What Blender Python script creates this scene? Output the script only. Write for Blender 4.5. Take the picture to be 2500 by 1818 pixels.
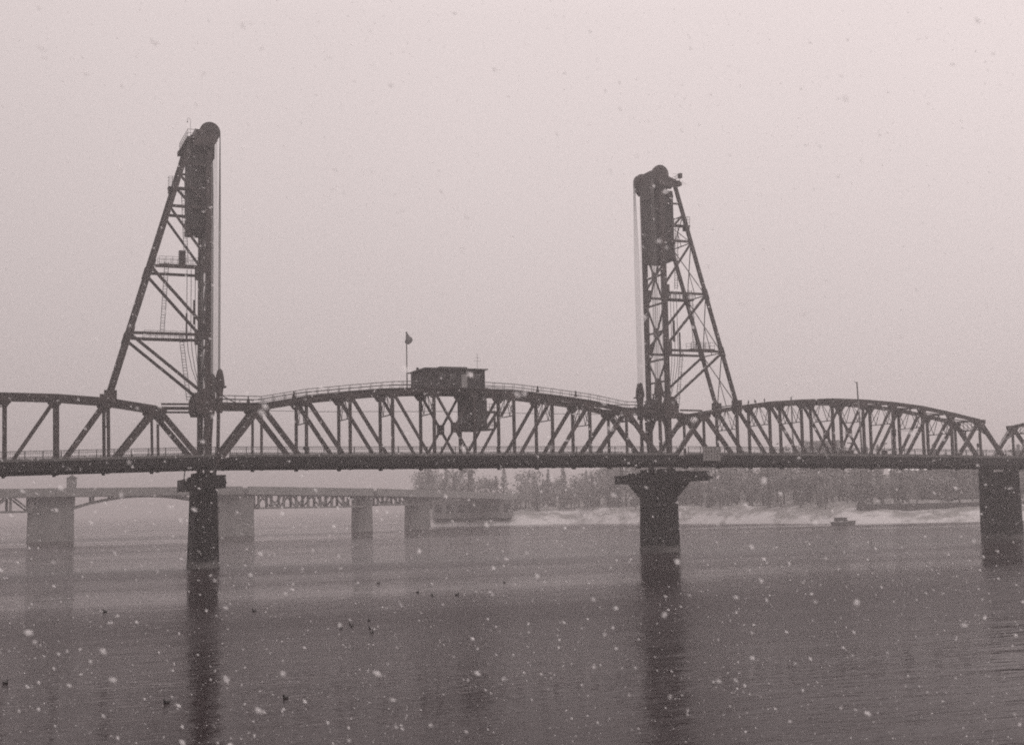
import bpy, math, random
from mathutils import Vector, Matrix, noise

random.seed(7)
scene = bpy.context.scene
for o in list(bpy.data.objects):
    bpy.data.objects.remove(o, do_unlink=True)
COL = scene.collection

# ------------------------------------------------------------------ camera
CAM = Vector((-33.32, -191.3, 8.0))
YAW, PITCH, ROLL, FOCAL = 0.39826, 0.10266, -0.01936, 3167.37
cam_data = bpy.data.cameras.new('camera')
cam = bpy.data.objects.new('camera', cam_data)
COL.objects.link(cam)
fw = Vector((math.sin(YAW), math.cos(YAW), 0)); rt = Vector((math.cos(YAW), -math.sin(YAW), 0)); up = Vector((0, 0, 1))
f2 = fw * math.cos(PITCH) + up * math.sin(PITCH); u2 = -fw * math.sin(PITCH) + up * math.cos(PITCH)
r3 = rt * math.cos(ROLL) + u2 * math.sin(ROLL); u3 = -rt * math.sin(ROLL) + u2 * math.cos(ROLL)
m = Matrix((r3, u3, -f2)).transposed().to_4x4(); m.translation = CAM
cam.matrix_world = m
cam_data.sensor_width = 36; cam_data.lens = FOCAL / 2500 * 36
cam_data.clip_start = 0.2; cam_data.clip_end = 9000
cam_data.dof.use_dof = True; cam_data.dof.focus_distance = 190; cam_data.dof.aperture_fstop = 6.5
scene.camera = cam

# ------------------------------------------------------------------ sky, sun, exposure
SUN_EL, SUN_ROT = math.radians(52), math.radians(120)
w = bpy.data.worlds.new('World'); scene.world = w; w.use_nodes = True
nt = w.node_tree; nt.nodes.clear()
N = nt.nodes.new; L = nt.links.new
out = N('ShaderNodeOutputWorld'); bg = N('ShaderNodeBackground'); bg.inputs['Strength'].default_value = 0.1
sky = N('ShaderNodeTexSky'); sky.sky_type = 'NISHITA'; sky.sun_disc = False
sky.sun_elevation = SUN_EL; sky.sun_rotation = SUN_ROT
bw = N('ShaderNodeRGBToBW'); L(sky.outputs[0], bw.inputs[0])
tc = N('ShaderNodeTexCoord'); sep = N('ShaderNodeSeparateXYZ'); L(tc.outputs['Generated'], sep.inputs[0])
ramp = N('ShaderNodeMapRange'); ramp.inputs['From Min'].default_value = 0.0; ramp.inputs['From Max'].default_value = 0.36
ramp.inputs['To Min'].default_value = 4.75; ramp.inputs['To Max'].default_value = 7.2
e0 = N('ShaderNodeMath'); e0.operation = 'MAXIMUM'; e0.inputs[1].default_value = 0.0; L(sep.outputs['Z'], e0.inputs[0])
e1 = N('ShaderNodeMath'); e1.operation = 'DIVIDE'; e1.inputs[1].default_value = 0.36; L(e0.outputs[0], e1.inputs[0])
e2 = N('ShaderNodeMath'); e2.operation = 'POWER'; e2.inputs[1].default_value = 0.6; L(e1.outputs[0], e2.inputs[0])
ramp.inputs['From Max'].default_value = 1.0; L(e2.outputs[0], ramp.inputs['Value'])
zen = N('ShaderNodeMapRange'); zen.inputs['From Min'].default_value = 0.36; zen.inputs['From Max'].default_value = 1.0     # overcast: the zenith is the brightest part
zen.inputs['To Min'].default_value = 1.0; zen.inputs['To Max'].default_value = 2.3; L(sep.outputs['Z'], zen.inputs['Value'])
m0 = N('ShaderNodeMath'); m0.operation = 'MULTIPLY'; L(ramp.outputs[0], m0.inputs[0]); L(zen.outputs[0], m0.inputs[1])
# thick overcast: slow cloud mottling, a little brighter towards +X
cl = N('ShaderNodeTexNoise'); cl.inputs['Scale'].default_value = 1.6; cl.inputs['Detail'].default_value = 3
L(tc.outputs['Generated'], cl.inputs['Vector'])
cm = N('ShaderNodeMapRange'); cm.inputs['To Min'].default_value = 0.92; cm.inputs['To Max'].default_value = 1.08
L(cl.outputs['Fac'], cm.inputs['Value'])
xm = N('ShaderNodeMapRange'); xm.inputs['From Min'].default_value = 0.0; xm.inputs['From Max'].default_value = 0.75
xm.inputs['To Min'].default_value = 0.87; xm.inputs['To Max'].default_value = 1.08
L(sep.outputs['X'], xm.inputs['Value'])
m1 = N('ShaderNodeMath'); m1.operation = 'MULTIPLY'; L(m0.outputs[0], m1.inputs[0]); L(cm.outputs[0], m1.inputs[1])
m2 = N('ShaderNodeMath'); m2.operation = 'MULTIPLY'; L(m1.outputs[0], m2.inputs[0]); L(xm.outputs[0], m2.inputs[1])
ns = N('ShaderNodeMath'); ns.operation = 'MULTIPLY'; ns.inputs[1].default_value = 0.02; L(bw.outputs[0], ns.inputs[0])
ad = N('ShaderNodeMath'); ad.operation = 'ADD'; L(m2.outputs[0], ad.inputs[0]); L(ns.outputs[0], ad.inputs[1])
tint = N('ShaderNodeVectorMath'); tint.operation = 'SCALE'; tint.inputs[0].default_value = (1.06, 0.935, 0.925)
L(ad.outputs[0], tint.inputs['Scale']); L(tint.outputs[0], bg.inputs['Color']); L(bg.outputs[0], out.inputs['Surface'])

sd = bpy.data.lights.new('sun', 'SUN'); sd.energy = 1.4; sd.angle = math.radians(60); sd.color = (1, 0.93, 0.9)
so = bpy.data.objects.new('sun', sd); COL.objects.link(so)
sdir = Vector((math.sin(SUN_ROT) * math.cos(SUN_EL), math.cos(SUN_ROT) * math.cos(SUN_EL), math.sin(SUN_EL)))
so.rotation_euler = sdir.to_track_quat('Z', 'Y').to_euler(); so.location = (0, -100, 200)

scene.view_settings.view_transform = 'Standard'; scene.view_settings.look = 'None'
scene.view_settings.exposure = 0.06; scene.view_settings.gamma = 1.0
scene.cycles.max_bounces = 8; scene.cycles.volume_bounces = 1; scene.cycles.filter_width = 1.9
scene.cycles.transparent_max_bounces = 16
scene.cycles.use_denoising = False      # keep the fine grain

# ------------------------------------------------------------------ materials
def mat(name, col, rough=0.7, metal=0.0, var=0.25, scale=1.5, snow=0.0, bump=0.0, spec=0.3):
    M = bpy.data.materials.new(name); M.use_nodes = True
    t = M.node_tree; b = t.nodes['Principled BSDF']
    b.inputs['Roughness'].default_value = rough; b.inputs['Metallic'].default_value = metal
    b.inputs['Specular IOR Level'].default_value = spec
    g = t.nodes.new('ShaderNodeNewGeometry')
    n = t.nodes.new('ShaderNodeTexNoise'); n.inputs['Scale'].default_value = scale; n.inputs['Detail'].default_value = 6
    t.links.new(g.outputs['Position'], n.inputs['Vector'])
    mr = t.nodes.new('ShaderNodeMapRange'); mr.inputs['To Min'].default_value = 1 - var; mr.inputs['To Max'].default_value = 1 + var
    mr.inputs['From Min'].default_value = 0.3; mr.inputs['From Max'].default_value = 0.7
    t.links.new(n.outputs['Fac'], mr.inputs['Value'])
    vm = t.nodes.new('ShaderNodeVectorMath'); vm.operation = 'SCALE'; vm.inputs[0].default_value = col
    t.links.new(mr.outputs[0], vm.inputs['Scale'])
    src = vm.outputs[0]
    if snow > 0:
        sp = t.nodes.new('ShaderNodeSeparateXYZ'); t.links.new(g.outputs['True Normal'], sp.inputs[0])
        s1 = t.nodes.new('ShaderNodeMapRange'); s1.inputs['From Min'].default_value = 0.55; s1.inputs['From Max'].default_value = 0.85
        t.links.new(sp.outputs['Z'], s1.inputs['Value'])
        n2 = t.nodes.new('ShaderNodeTexNoise'); n2.inputs['Scale'].default_value = 0.9; n2.inputs['Detail'].default_value = 5
        t.links.new(g.outputs['Position'], n2.inputs['Vector'])
        s2 = t.nodes.new('ShaderNodeMapRange'); s2.inputs['From Min'].default_value = 0.62 - snow * 0.3; s2.inputs['From Max'].default_value = 0.72 - snow * 0.3
        t.links.new(n2.outputs['Fac'], s2.inputs['Value'])
        mu = t.nodes.new('ShaderNodeMath'); mu.operation = 'MULTIPLY'
        t.links.new(s1.outputs[0], mu.inputs[0]); t.links.new(s2.outputs[0], mu.inputs[1])
        mx = t.nodes.new('ShaderNodeMix'); mx.data_type = 'RGBA'
        t.links.new(mu.outputs[0], mx.inputs['Factor']); t.links.new(src, mx.inputs['A']); mx.inputs['B'].default_value = (0.75, 0.75, 0.75, 1)
        src = mx.outputs['Result']
    t.links.new(src, b.inputs['Base Color'])
    if bump > 0:
        bn = t.nodes.new('ShaderNodeBump'); bn.inputs['Strength'].default_value = bump; bn.inputs['Distance'].default_value = 0.1
        t.links.new(n.outputs['Fac'], bn.inputs['Height']); t.links.new(bn.outputs[0], b.inputs['Normal'])
    return M

STEEL = mat('painted steel', (0.032, 0.025, 0.024), 0.6, 0, 0.6, 0.8, snow=0.6)
DECKM = mat('dark deck steel', (0.006, 0.005, 0.005), 0.8, 0, 0.35, 0.8)
CURB = mat('weathered curb concrete', (0.12, 0.115, 0.112), 0.9, 0, 0.25, 0.7, snow=0.3)
ROAD = mat('wet deck asphalt', (0.05, 0.05, 0.05), 0.5, 0, 0.3, 0.5, snow=0.6)
RAIL = mat('painted railing steel', (0.06, 0.058, 0.057), 0.6, 0, 0.2, 2.0)
PIER = mat('wet pier concrete', (0.008, 0.007, 0.007), 0.8, 0, 0.45, 0.6, snow=0.2, bump=0.3)
CWM = mat('stained counterweight concrete', (0.03, 0.029, 0.028), 0.9, 0, 0.4, 0.8, snow=0.6, bump=0.3)
ROPE = mat('greased wire rope', (0.16, 0.157, 0.153), 0.6, 0, 0.2, 3.0)
HOUSE = mat('house cladding', (0.026, 0.024, 0.024), 0.8, 0, 0.3, 1.5)
ROOF = mat('roofing felt', (0.05, 0.048, 0.047), 0.9, 0, 0.3, 1.0, snow=0.5)
GLASS = mat('window glass', (0.035, 0.035, 0.035), 0.15, 0, 0.1, 1.0, spec=0.6)
BOARD = mat('pale sign panel', (0.22, 0.21, 0.205), 0.7, 0, 0.12, 2.0)
POLEM = mat('galvanised pole', (0.20, 0.195, 0.19), 0.5, 0.3, 0.15, 2.0)
FLAGM = mat('wet flag cloth', (0.13, 0.125, 0.125), 0.9, 0, 0.3, 4.0)
FARC = mat('far bridge concrete', (0.17, 0.166, 0.162), 0.9, 0, 0.2, 0.3)  # far bridge concrete and steel lightened in colour, in place of denser haze
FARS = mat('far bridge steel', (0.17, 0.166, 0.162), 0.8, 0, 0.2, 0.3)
BRICK = mat('far facade', (0.24, 0.235, 0.23), 0.9, 0, 0.25, 0.1, snow=0.8)  # both facade colours raised so distant blocks look hazier
BRICKD = mat('far dark facade', (0.2, 0.196, 0.193), 0.9, 0, 0.25, 0.1)
DARKW = mat('dark window', (0.03, 0.03, 0.03), 0.3, 0, 0.1, 0.1)
BARK = mat('wet bark', (0.12, 0.115, 0.11), 0.9, 0, 0.3, 2.0)
LEAFD = mat('evergreen foliage', (0.15, 0.146, 0.142), 0.9, 0, 0.45, 0.35)  # bark and both foliage colours carry some of the haze, paler than bare trees
LEAFB = mat('bare twig foliage', (0.20, 0.195, 0.19), 0.9, 0, 0.45, 0.35)
DUCK = mat('dark plumage', (0.018, 0.017, 0.016), 0.7, 0, 0.3, 20.0)
COAT = mat('dark coat', (0.03, 0.03, 0.03), 0.9, 0, 0.3, 6.0)
SKIN = mat('skin', (0.35, 0.25, 0.2), 0.6, 0, 0.1, 6.0)
HULL = mat('weathered hull', (0.13, 0.126, 0.124), 0.7, 0, 0.3, 0.6, snow=0.4)
WALLM = mat('wet seawall', (0.075, 0.072, 0.07), 0.9, 0, 0.3, 0.2, snow=0.9)

def tide_marks(M):
    t = M.node_tree; b = t.nodes['Principled BSDF']; old = b.inputs['Base Color'].links[0].from_socket
    g = t.nodes.new('ShaderNodeNewGeometry'); sp = t.nodes.new('ShaderNodeSeparateXYZ'); t.links.new(g.outputs['Position'], sp.inputs[0])
    n = t.nodes.new('ShaderNodeTexNoise'); n.inputs['Scale'].default_value = 1.1; n.inputs['Detail'].default_value = 5; t.links.new(g.outputs['Position'], n.inputs['Vector'])
    a = t.nodes.new('ShaderNodeMath'); a.operation = 'MULTIPLY_ADD'; a.inputs[1].default_value = 1.6; t.links.new(n.outputs['Fac'], a.inputs[0]); t.links.new(sp.outputs['Z'], a.inputs[2])
    r = t.nodes.new('ShaderNodeMapRange'); r.inputs['From Min'].default_value = 1.6; r.inputs['From Max'].default_value = 1.9; r.inputs['To Min'].default_value = 1.0; r.inputs['To Max'].default_value = 0.0
    t.links.new(a.outputs[0], r.inputs['Value'])
    mx = t.nodes.new('ShaderNodeMix'); mx.data_type = 'RGBA'; mx.inputs['B'].default_value = (0.11, 0.104, 0.102, 1)
    t.links.new(r.outputs[0], mx.inputs['Factor']); t.links.new(old, mx.inputs['A']); t.links.new(mx.outputs['Result'], b.inputs['Base Color'])
tide_marks(PIER)

# ------------------------------------------------------------------ mesh helpers
class MB:
    def __init__(s): s.v = []; s.f = []
    def add(s, vs, fs):
        b = len(s.v); s.v += [tuple(x) for x in vs]; s.f += [tuple(i + b for i in q) for q in fs]; return s
    def box(s, x0, x1, y0, y1, z0, z1):
        return s.add([(x0, y0, z0), (x1, y0, z0), (x1, y1, z0), (x0, y1, z0), (x0, y0, z1), (x1, y0, z1), (x1, y1, z1), (x0, y1, z1)],
                     [(0, 3, 2, 1), (4, 5, 6, 7), (0, 1, 5, 4), (1, 2, 6, 5), (2, 3, 7, 6), (3, 0, 4, 7)])
    def beam(s, a, b, wd, ht, side=(0, 1, 0)):
        """box from a to b; wd along `side`, ht across both"""
        a = Vector(a); b = Vector(b); d = (b - a).normalized(); sd_ = Vector(side)
        sd_ = (sd_ - d * sd_.dot(d))
        if sd_.length < 1e-4: sd_ = Vector((1, 0, 0)) - d * d.x
        sd_.normalize(); h = d.cross(sd_)
        p = [q + sd_ * (i * wd / 2) + h * (j * ht / 2) for q in (a, b) for i, j in ((-1, -1), (1, -1), (1, 1), (-1, 1))]
        return s.add(p, [(0, 3, 2, 1), (4, 5, 6, 7), (0, 1, 5, 4), (1, 2, 6, 5), (2, 3, 7, 6), (3, 0, 4, 7)])
    def tube(s, pts, r, n=6, r2=None):
        pts = [Vector(p) for p in pts]; k = len(pts); vs = []
        for i, p in enumerate(pts):
            d = (pts[min(i + 1, k - 1)] - pts[max(i - 1, 0)]).normalized()
            u = d.cross(Vector((0.31, 0.95, 0.07))).normalized(); v_ = d.cross(u)
            rr = r if r2 is None else r + (r2 - r) * i / (k - 1)
            vs += [p + (u * math.cos(2 * math.pi * j / n) + v_ * math.sin(2 * math.pi * j / n)) * rr for j in range(n)]
        fs = [(i * n + j, i * n + (j + 1) % n, (i + 1) * n + (j + 1) % n, (i + 1) * n + j) for i in range(k - 1) for j in range(n)]
        fs += [tuple(range(n - 1, -1, -1)), tuple((k - 1) * n + j for j in range(n))]
        return s.add(vs, fs)
    def disc_y(s, c, r, wd, n=40, r_in=0.0):
        """wheel with its axis along Y"""
        cx, cy, cz = c; vs = []
        for y in (cy - wd / 2, cy + wd / 2):
            vs += [(cx + r * math.cos(2 * math.pi * j / n), y, cz + r * math.sin(2 * math.pi * j / n)) for j in range(n)]
        fs = [(j, (j + 1) % n, n + (j + 1) % n, n + j) for j in range(n)] + [tuple(range(n)), tuple(range(2 * n - 1, n - 1, -1))]
        return s.add(vs, fs)
    def prism_y(s, poly, y0, y1):
        """polygon in XZ extruded along Y"""
        n = len(poly); vs = [(x, y0, z) for x, z in poly] + [(x, y1, z) for x, z in poly]
        return s.add(vs, [tuple(range(n)), tuple(range(2 * n - 1, n - 1, -1))] + [(i, n + i, n + (i + 1) % n, (i + 1) % n) for i in range(n)])
    def prism_x(s, poly, x0, x1):
        n = len(poly); vs = [(x0, y, z) for y, z in poly] + [(x1, y, z) for y, z in poly]
        return s.add(vs, [tuple(range(n - 1, -1, -1)), tuple(range(n, 2 * n))] + [(i, (i + 1) % n, n + (i + 1) % n, n + i) for i in range(n)])
    def strip(s, xs, prof):
        """closed YZ profile (relative z) swept along X stations (x, z)"""
        n = len(prof); k = len(xs)
        vs = [(x, y, z + dz) for x, z in xs for y, dz in prof]
        fs = [(i * n + j, (i + 1) * n + j, (i + 1) * n + (j + 1) % n, i * n + (j + 1) % n) for i in range(k - 1) for j in range(n)]
        fs += [tuple(range(n)), tuple((k - 1) * n + j for j in range(n - 1, -1, -1))]
        return s.add(vs, fs)
    def ball(s, c, r, sx=1, sy=1, sz=1, nu=10, nv=7, jit=0.0):
        c = Vector(c); vs = [c + Vector((0, 0, -r * sz))]
        for i in range(1, nv):
            th = math.pi * i / nv
            for j in range(nu):
                q = r * (1 + random.uniform(-jit, jit)); a = 2 * math.pi * j / nu
                vs.append(c + Vector((q * sx * math.sin(th) * math.cos(a), q * sy * math.sin(th) * math.sin(a), -q * sz * math.cos(th))))
        vs.append(c + Vector((0, 0, r * sz))); t = len(vs) - 1
        fs = [(0, 1 + (j + 1) % nu, 1 + j) for j in range(nu)] + [(t, 1 + (nv - 2) * nu + j, 1 + (nv - 2) * nu + (j + 1) % nu) for j in range(nu)]
        fs += [(1 + i * nu + j, 1 + i * nu + (j + 1) % nu, 1 + (i + 1) * nu + (j + 1) % nu, 1 + (i + 1) * nu + j) for i in range(nv - 2) for j in range(nu)]
        return s.add(vs, fs)
    def build(s, name, material, parent=None, smooth=False):
        me = bpy.data.meshes.new(name); me.from_pydata(s.v, [], s.f); me.update()
        if material: me.materials.append(material)
        if smooth:
            for p in me.polygons: p.use_smooth = True
        o = bpy.data.objects.new(name, me); COL.objects.link(o)
        if parent is not None:
            o.parent = parent; o.matrix_parent_inverse = parent_inv(parent)
        return o

def parent_inv(p):
    """parts are modelled in world space: cancel the root's own place, nothing below it"""
    if p.parent is not None: return Matrix.Identity(4)
    return Matrix.LocRotScale(p.location, p.rotation_euler, p.scale).inverted()

def tag(o, label=None, cat=None, group=None, kind=None):
    if label: o['label'] = label
    if cat: o['category'] = cat
    if group: o['group'] = group
    if kind: o['kind'] = kind
    return o

def empty(name, loc, label, cat, group=None):
    o = bpy.data.objects.new(name, None); COL.objects.link(o); o.location = loc; o.empty_display_size = 0.5
    return tag(o, label, cat, group)

def copy_tree(o, parent=None):
    c = o.copy(); COL.objects.link(c)
    if parent is not None: c.parent = parent
    for ch in [x for x in o.children]: copy_tree(ch, c)
    return c

# ------------------------------------------------------------------ levels
TW = 6.586                     # truss spacing
YN, YF = -6.5, TW + 6.5        # outer deck edges
def zdeck(x):
    pts = [(-90, 13.69), (-2.0, 15.71), (0, 15.74), (74.4, 15.80), (101, 15.58), (137, 15.12), (150, 14.95), (240, 13.3)]
    if x <= pts[0][0]: return pts[0][1]
    for (a, za), (b, zb) in zip(pts, pts[1:]):
        if x <= b: return za + (zb - za) * (x - a) / (b - a)
    return pts[-1][1]

# ------------------------------------------------------------------ truss spans
def make_span(name, label, X, ZT, lean=0.0, lift=False):
    n = len(X) - 1
    root = empty(name, ((X[0] + X[-1]) / 2, TW / 2, zdeck((X[0] + X[-1]) / 2) - 1.85), label, 'bridge span')
    zb = lambda i: zdeck(X[i]) - 1.1
    def bot(i, y): return Vector((X[i] + lean * 4, y, zb(i)))
    def top(i, y): return Vector((X[i] - lean * 4, y, ZT[i]))
    d_w = [0.78, 0.62, 0.52, 0.42, 0.36, 0.34]
    for y in (0, TW):
        mb = MB()
        for i in range(1, n - 1): mb.beam(top(i, y), top(i + 1, y) + (top(i + 1, y) - top(i, y)).normalized() * 0.1, 0.5, 0.68)
        mb.build('top_chord', STEEL, root)
        mb = MB()
        for i in range(n): mb.beam(bot(i, y), bot(i + 1, y), 0.45, 0.6)
        mb.build('bottom_chord', STEEL, root)
        MB().beam(bot(0, y), top(1, y), 0.62, 0.72).build('end_post', STEEL, root)
        MB().beam(bot(n, y), top(n - 1, y), 0.62, 0.72).build('end_post', STEEL, root)
        for i in range(1, n):
            MB().beam(bot(i, y), top(i, y), 0.40, 0.44 if 1 < i < n - 1 else 0.34, (0, 1, 0)).build('vertical_post', STEEL, root)
        mid = n / 2
        for i in range(1, n):
            c = min(i, n - i)
            if i < mid and i + 1 <= n - 1:
                MB().beam(top(i, y), bot(i + 1, y), 0.34, d_w[c - 1]).build('diagonal', STEEL, root)
            if i > mid and i - 1 >= 1:
                MB().beam(top(i, y), bot(i - 1, y), 0.28, d_w[c - 1]).build('diagonal', STEEL, root)
        if n % 2:
            k = n // 2
            c = (top(k, y) + bot(k + 1, y) + top(k + 1, y) + bot(k, y)) / 4
            MB().box(c.x - 0.55, c.x + 0.55, y - 0.27, y + 0.27, c.z - 0.8, c.z + 0.8).build('gusset_plate', STEEL, root)
        for i in range(1, n):
            q = top(i, y); ww = 1.0 if 1 < i < n - 1 else 1.35
            MB().prism_y([(q.x - ww, q.z + 0.22), (q.x - ww * 0.95, q.z - 0.45), (q.x - ww * 0.4, q.z - 1.15), (q.x + ww * 0.4, q.z - 1.15), (q.x + ww * 0.95, q.z - 0.45), (q.x + ww, q.z + 0.22)],
                         y - 0.285, y + 0.285).build('gusset_plate', STEEL, root)
    # cross frames between the two trusses
    for i in range(1, n):
        a, b = top(i, 0), top(i, TW); mb = MB()
        mb.beam(a + Vector((0, 0.25, 0.1)), b + Vector((0, -0.25, 0.1)), 0.3, 0.35, (1, 0, 0))
        if 1 < i < n - 1:
            drop = 3.6
            a2, b2 = a - Vector((0, 0, drop)), b - Vector((0, 0, drop))
            mb.beam(a2, b2, 0.14, 0.16, (1, 0, 0))
            for q in range(4):
                p0 = a.lerp(b, q / 4); p1 = a2.lerp(b2, (q + 1) / 4); p2 = a2.lerp(b2, q / 4); p3 = a.lerp(b, (q + 1) / 4)
                if q % 2 == 0: mb.beam(p0, p1, 0.09, 0.09); 
                else: mb.beam(p2, p3, 0.09, 0.09)
            mb.beam(a2 + Vector((0, 0.2, 0)), a.lerp(b, 0.5), 0.09, 0.09); mb.beam(b2, a.lerp(b, 0.5), 0.09, 0.09)
        mb.build('sway_frame', STEEL, root)
    mb = MB()
    for i in range(1, n - 1):
        mb.beam(top(i, 0.25), top(i + 1, TW - 0.25), 0.12, 0.16); mb.beam(top(i, TW - 0.25) - Vector((0, 0, 0.18)), top(i + 1, 0.25) - Vector((0, 0, 0.18)), 0.12, 0.16)
    mb.build('lateral_bracing', STEEL, root)
    for e, k in ((0, 1), (n, n - 1)):       # portals
        mb = MB(); A, B = top(k, 0), top(k, TW); dn = (bot(e, 0) - top(k, 0)).normalized() * 2.0
        mb.beam(A + dn, B + dn, 0.2, 0.25, (1, 0, 0))
        for q in range(6):
            p, r_ = A.lerp(B, q / 6), A.lerp(B, (q + 1) / 6)
            mb.beam(p, r_ + dn, 0.1, 0.1); mb.beam(p + dn, r_, 0.09, 0.09)
        mb.beam(A + dn * 1.9, A.lerp(B, 0.22) + dn, 0.25, 0.25); mb.beam(B + dn * 1.9, B.lerp(A, 0.22) + dn, 0.25, 0.25)
        mb.build('portal_frame', STEEL, root)
    # deck
    lo, hi = min(X) - (0.1 if not lift else -0.9), max(X) + (0.1 if not lift else -0.9)
    if not lift: lo, hi = min(X) - 0.35, max(X) + 0.35
    st = sorted(set([lo, hi] + [x for x in X if lo < x < hi])); xs = [(x, zdeck(x)) for x in st]
    dk = MB().strip(xs, [(YN + 0.26, -0.34), (YF - 0.26, -0.34), (YF - 0.26, -0.02), (YN + 0.26, -0.02)]).build('deck', ROAD, root)
    for y0, y1 in ((YN, YN + 0.25), (YF - 0.25, YF)):
        MB().strip(xs, [(y0, -1.34), (y1, -1.34), (y1, 0.0), (y0, 0.0)]).build('fascia_girder', DECKM, dk)
        MB().strip(xs, [(y0 + 0.02, 0.004), (y1 + 0.1, 0.004), (y1 + 0.1, 0.36), (y0 + 0.02, 0.36)]).build('curb', CURB, dk)
    mb = MB()
    for y in (-4.6, -2.6, -0.9, 0.9, 2.4, 4.1, 5.6, 7.5, 9.2, 11.2):
        mb.strip(xs, [(y - 0.12, -1.2), (y + 0.12, -1.2), (y + 0.12, -0.345), (y - 0.12, -0.345)])
    mb.strip(xs, [(YN + 0.5, -1.30), (YF - 0.5, -1.30), (YF - 0.5, -1.22), (YN + 0.5, -1.22)])
    mb.build('stringers', DECKM, dk)
    for i in range(n + 1):
        x = min(max(X[i], lo + 0.2), hi - 0.2); z = zdeck(x)
        MB().prism_x([(YN + 0.3, z - 1.25), (-0.6, z - 1.55), (-0.3, z - 1.8), (0.3, z - 1.8), (0.6, z - 1.55), (TW - 0.6, z - 1.55), (TW - 0.3, z - 1.8), (TW + 0.3, z - 1.8), (TW + 0.6, z - 1.55), (YF - 0.3, z - 1.25), (YF - 0.3, z - 0.8), (YN + 0.3, z - 0.8)], x - 0.2, x + 0.2).build('floor_beam', DECKM, dk)
    # railings along both outer sidewalks
    for yr in (YN + 0.12, YF - 0.12):
        mb = MB(); off = lambda dz: [(x, z + dz) for x, z in xs]
        for dz, t in ((1.40, 0.07), (1.05, 0.04), (0.46, 0.05)):
            mb.strip(off(dz), [(yr - t / 2, -t / 2), (yr + t / 2, -t / 2), (yr + t / 2, t / 2), (yr - t / 2, t / 2)])
        L_ = hi - lo; npst = max(2, int(L_ / 2.25))
        for k in range(npst + 1):
            x = lo + 0.1 + (L_ - 0.2) * k / npst; z = zdeck(x); mb.box(x - 0.06, x + 0.06, yr - 0.05, yr + 0.05, z + 0.3, z + 1.42)
        npk = int(L_ / 0.28)
        for k in range(npk):
            x = lo + L_ * (k + 0.5) / npk; z = zdeck(x)
            mb.box(x - 0.016, x + 0.016, yr - 0.01, yr + 0.01, z + 0.44, z + 1.05)
            mb.beam((x - 0.14, yr, z + 1.05), (x + 0.14, yr, z + 1.39), 0.02, 0.03); mb.beam((x + 0.14, yr + 0.03, z + 1.05), (x - 0.14, yr + 0.03, z + 1.39), 0.02, 0.03)
        mb.build('railing', RAIL, root)
    return root, bot, top

PLl = 74.4 / 11
XL = [PLl * i for i in range(12)]
ZTl = [None, 23.45, 24.65, 25.40, 26.05, 26.30, 26.30, 26.05, 25.40, 24.65, 23.45, None]
lift, lbot, ltop = make_span('lift_span', 'raised-chord steel truss span between the two towers, carrying the control house', XL, ZTl, lift=True)
XR = [75.8 + 6.674 * i for i in range(12)]
ZTr = [None, 23.05, 24.15, 25.0, 25.45, 25.75, 25.65, 25.3, 24.65, 23.55, 22.30, None]
spanR, rbot, rtop = make_span('truss_span', 'arched steel truss span between the flared pier and the rightmost pier', XR, ZTr)
XW = [-1.34 - 6.816 * i for i in range(12)]
ZTw = [None, 23.0, 24.05, 24.5, 24.6, 24.5, 24.3, 23.9, 23.3, 22.4, 21.2, None]
spanW, wbot, wtop = make_span('truss_span', 'sloping steel truss span running out of the left edge of the picture', XW, ZTw, lean=0.023)
XE = [150.2 + 6.674 * i for i in range(12)]
ZTe = [None] + [v - 0.95 for v in (22.6, 23.7, 24.5, 25.0, 25.2, 25.1, 24.7, 24.0, 22.9, 21.6)] + [None]
spanE, ebot, etop = make_span('truss_span', 'farthest truss span, only its first panel showing at the right edge', XE, ZTe)

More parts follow.
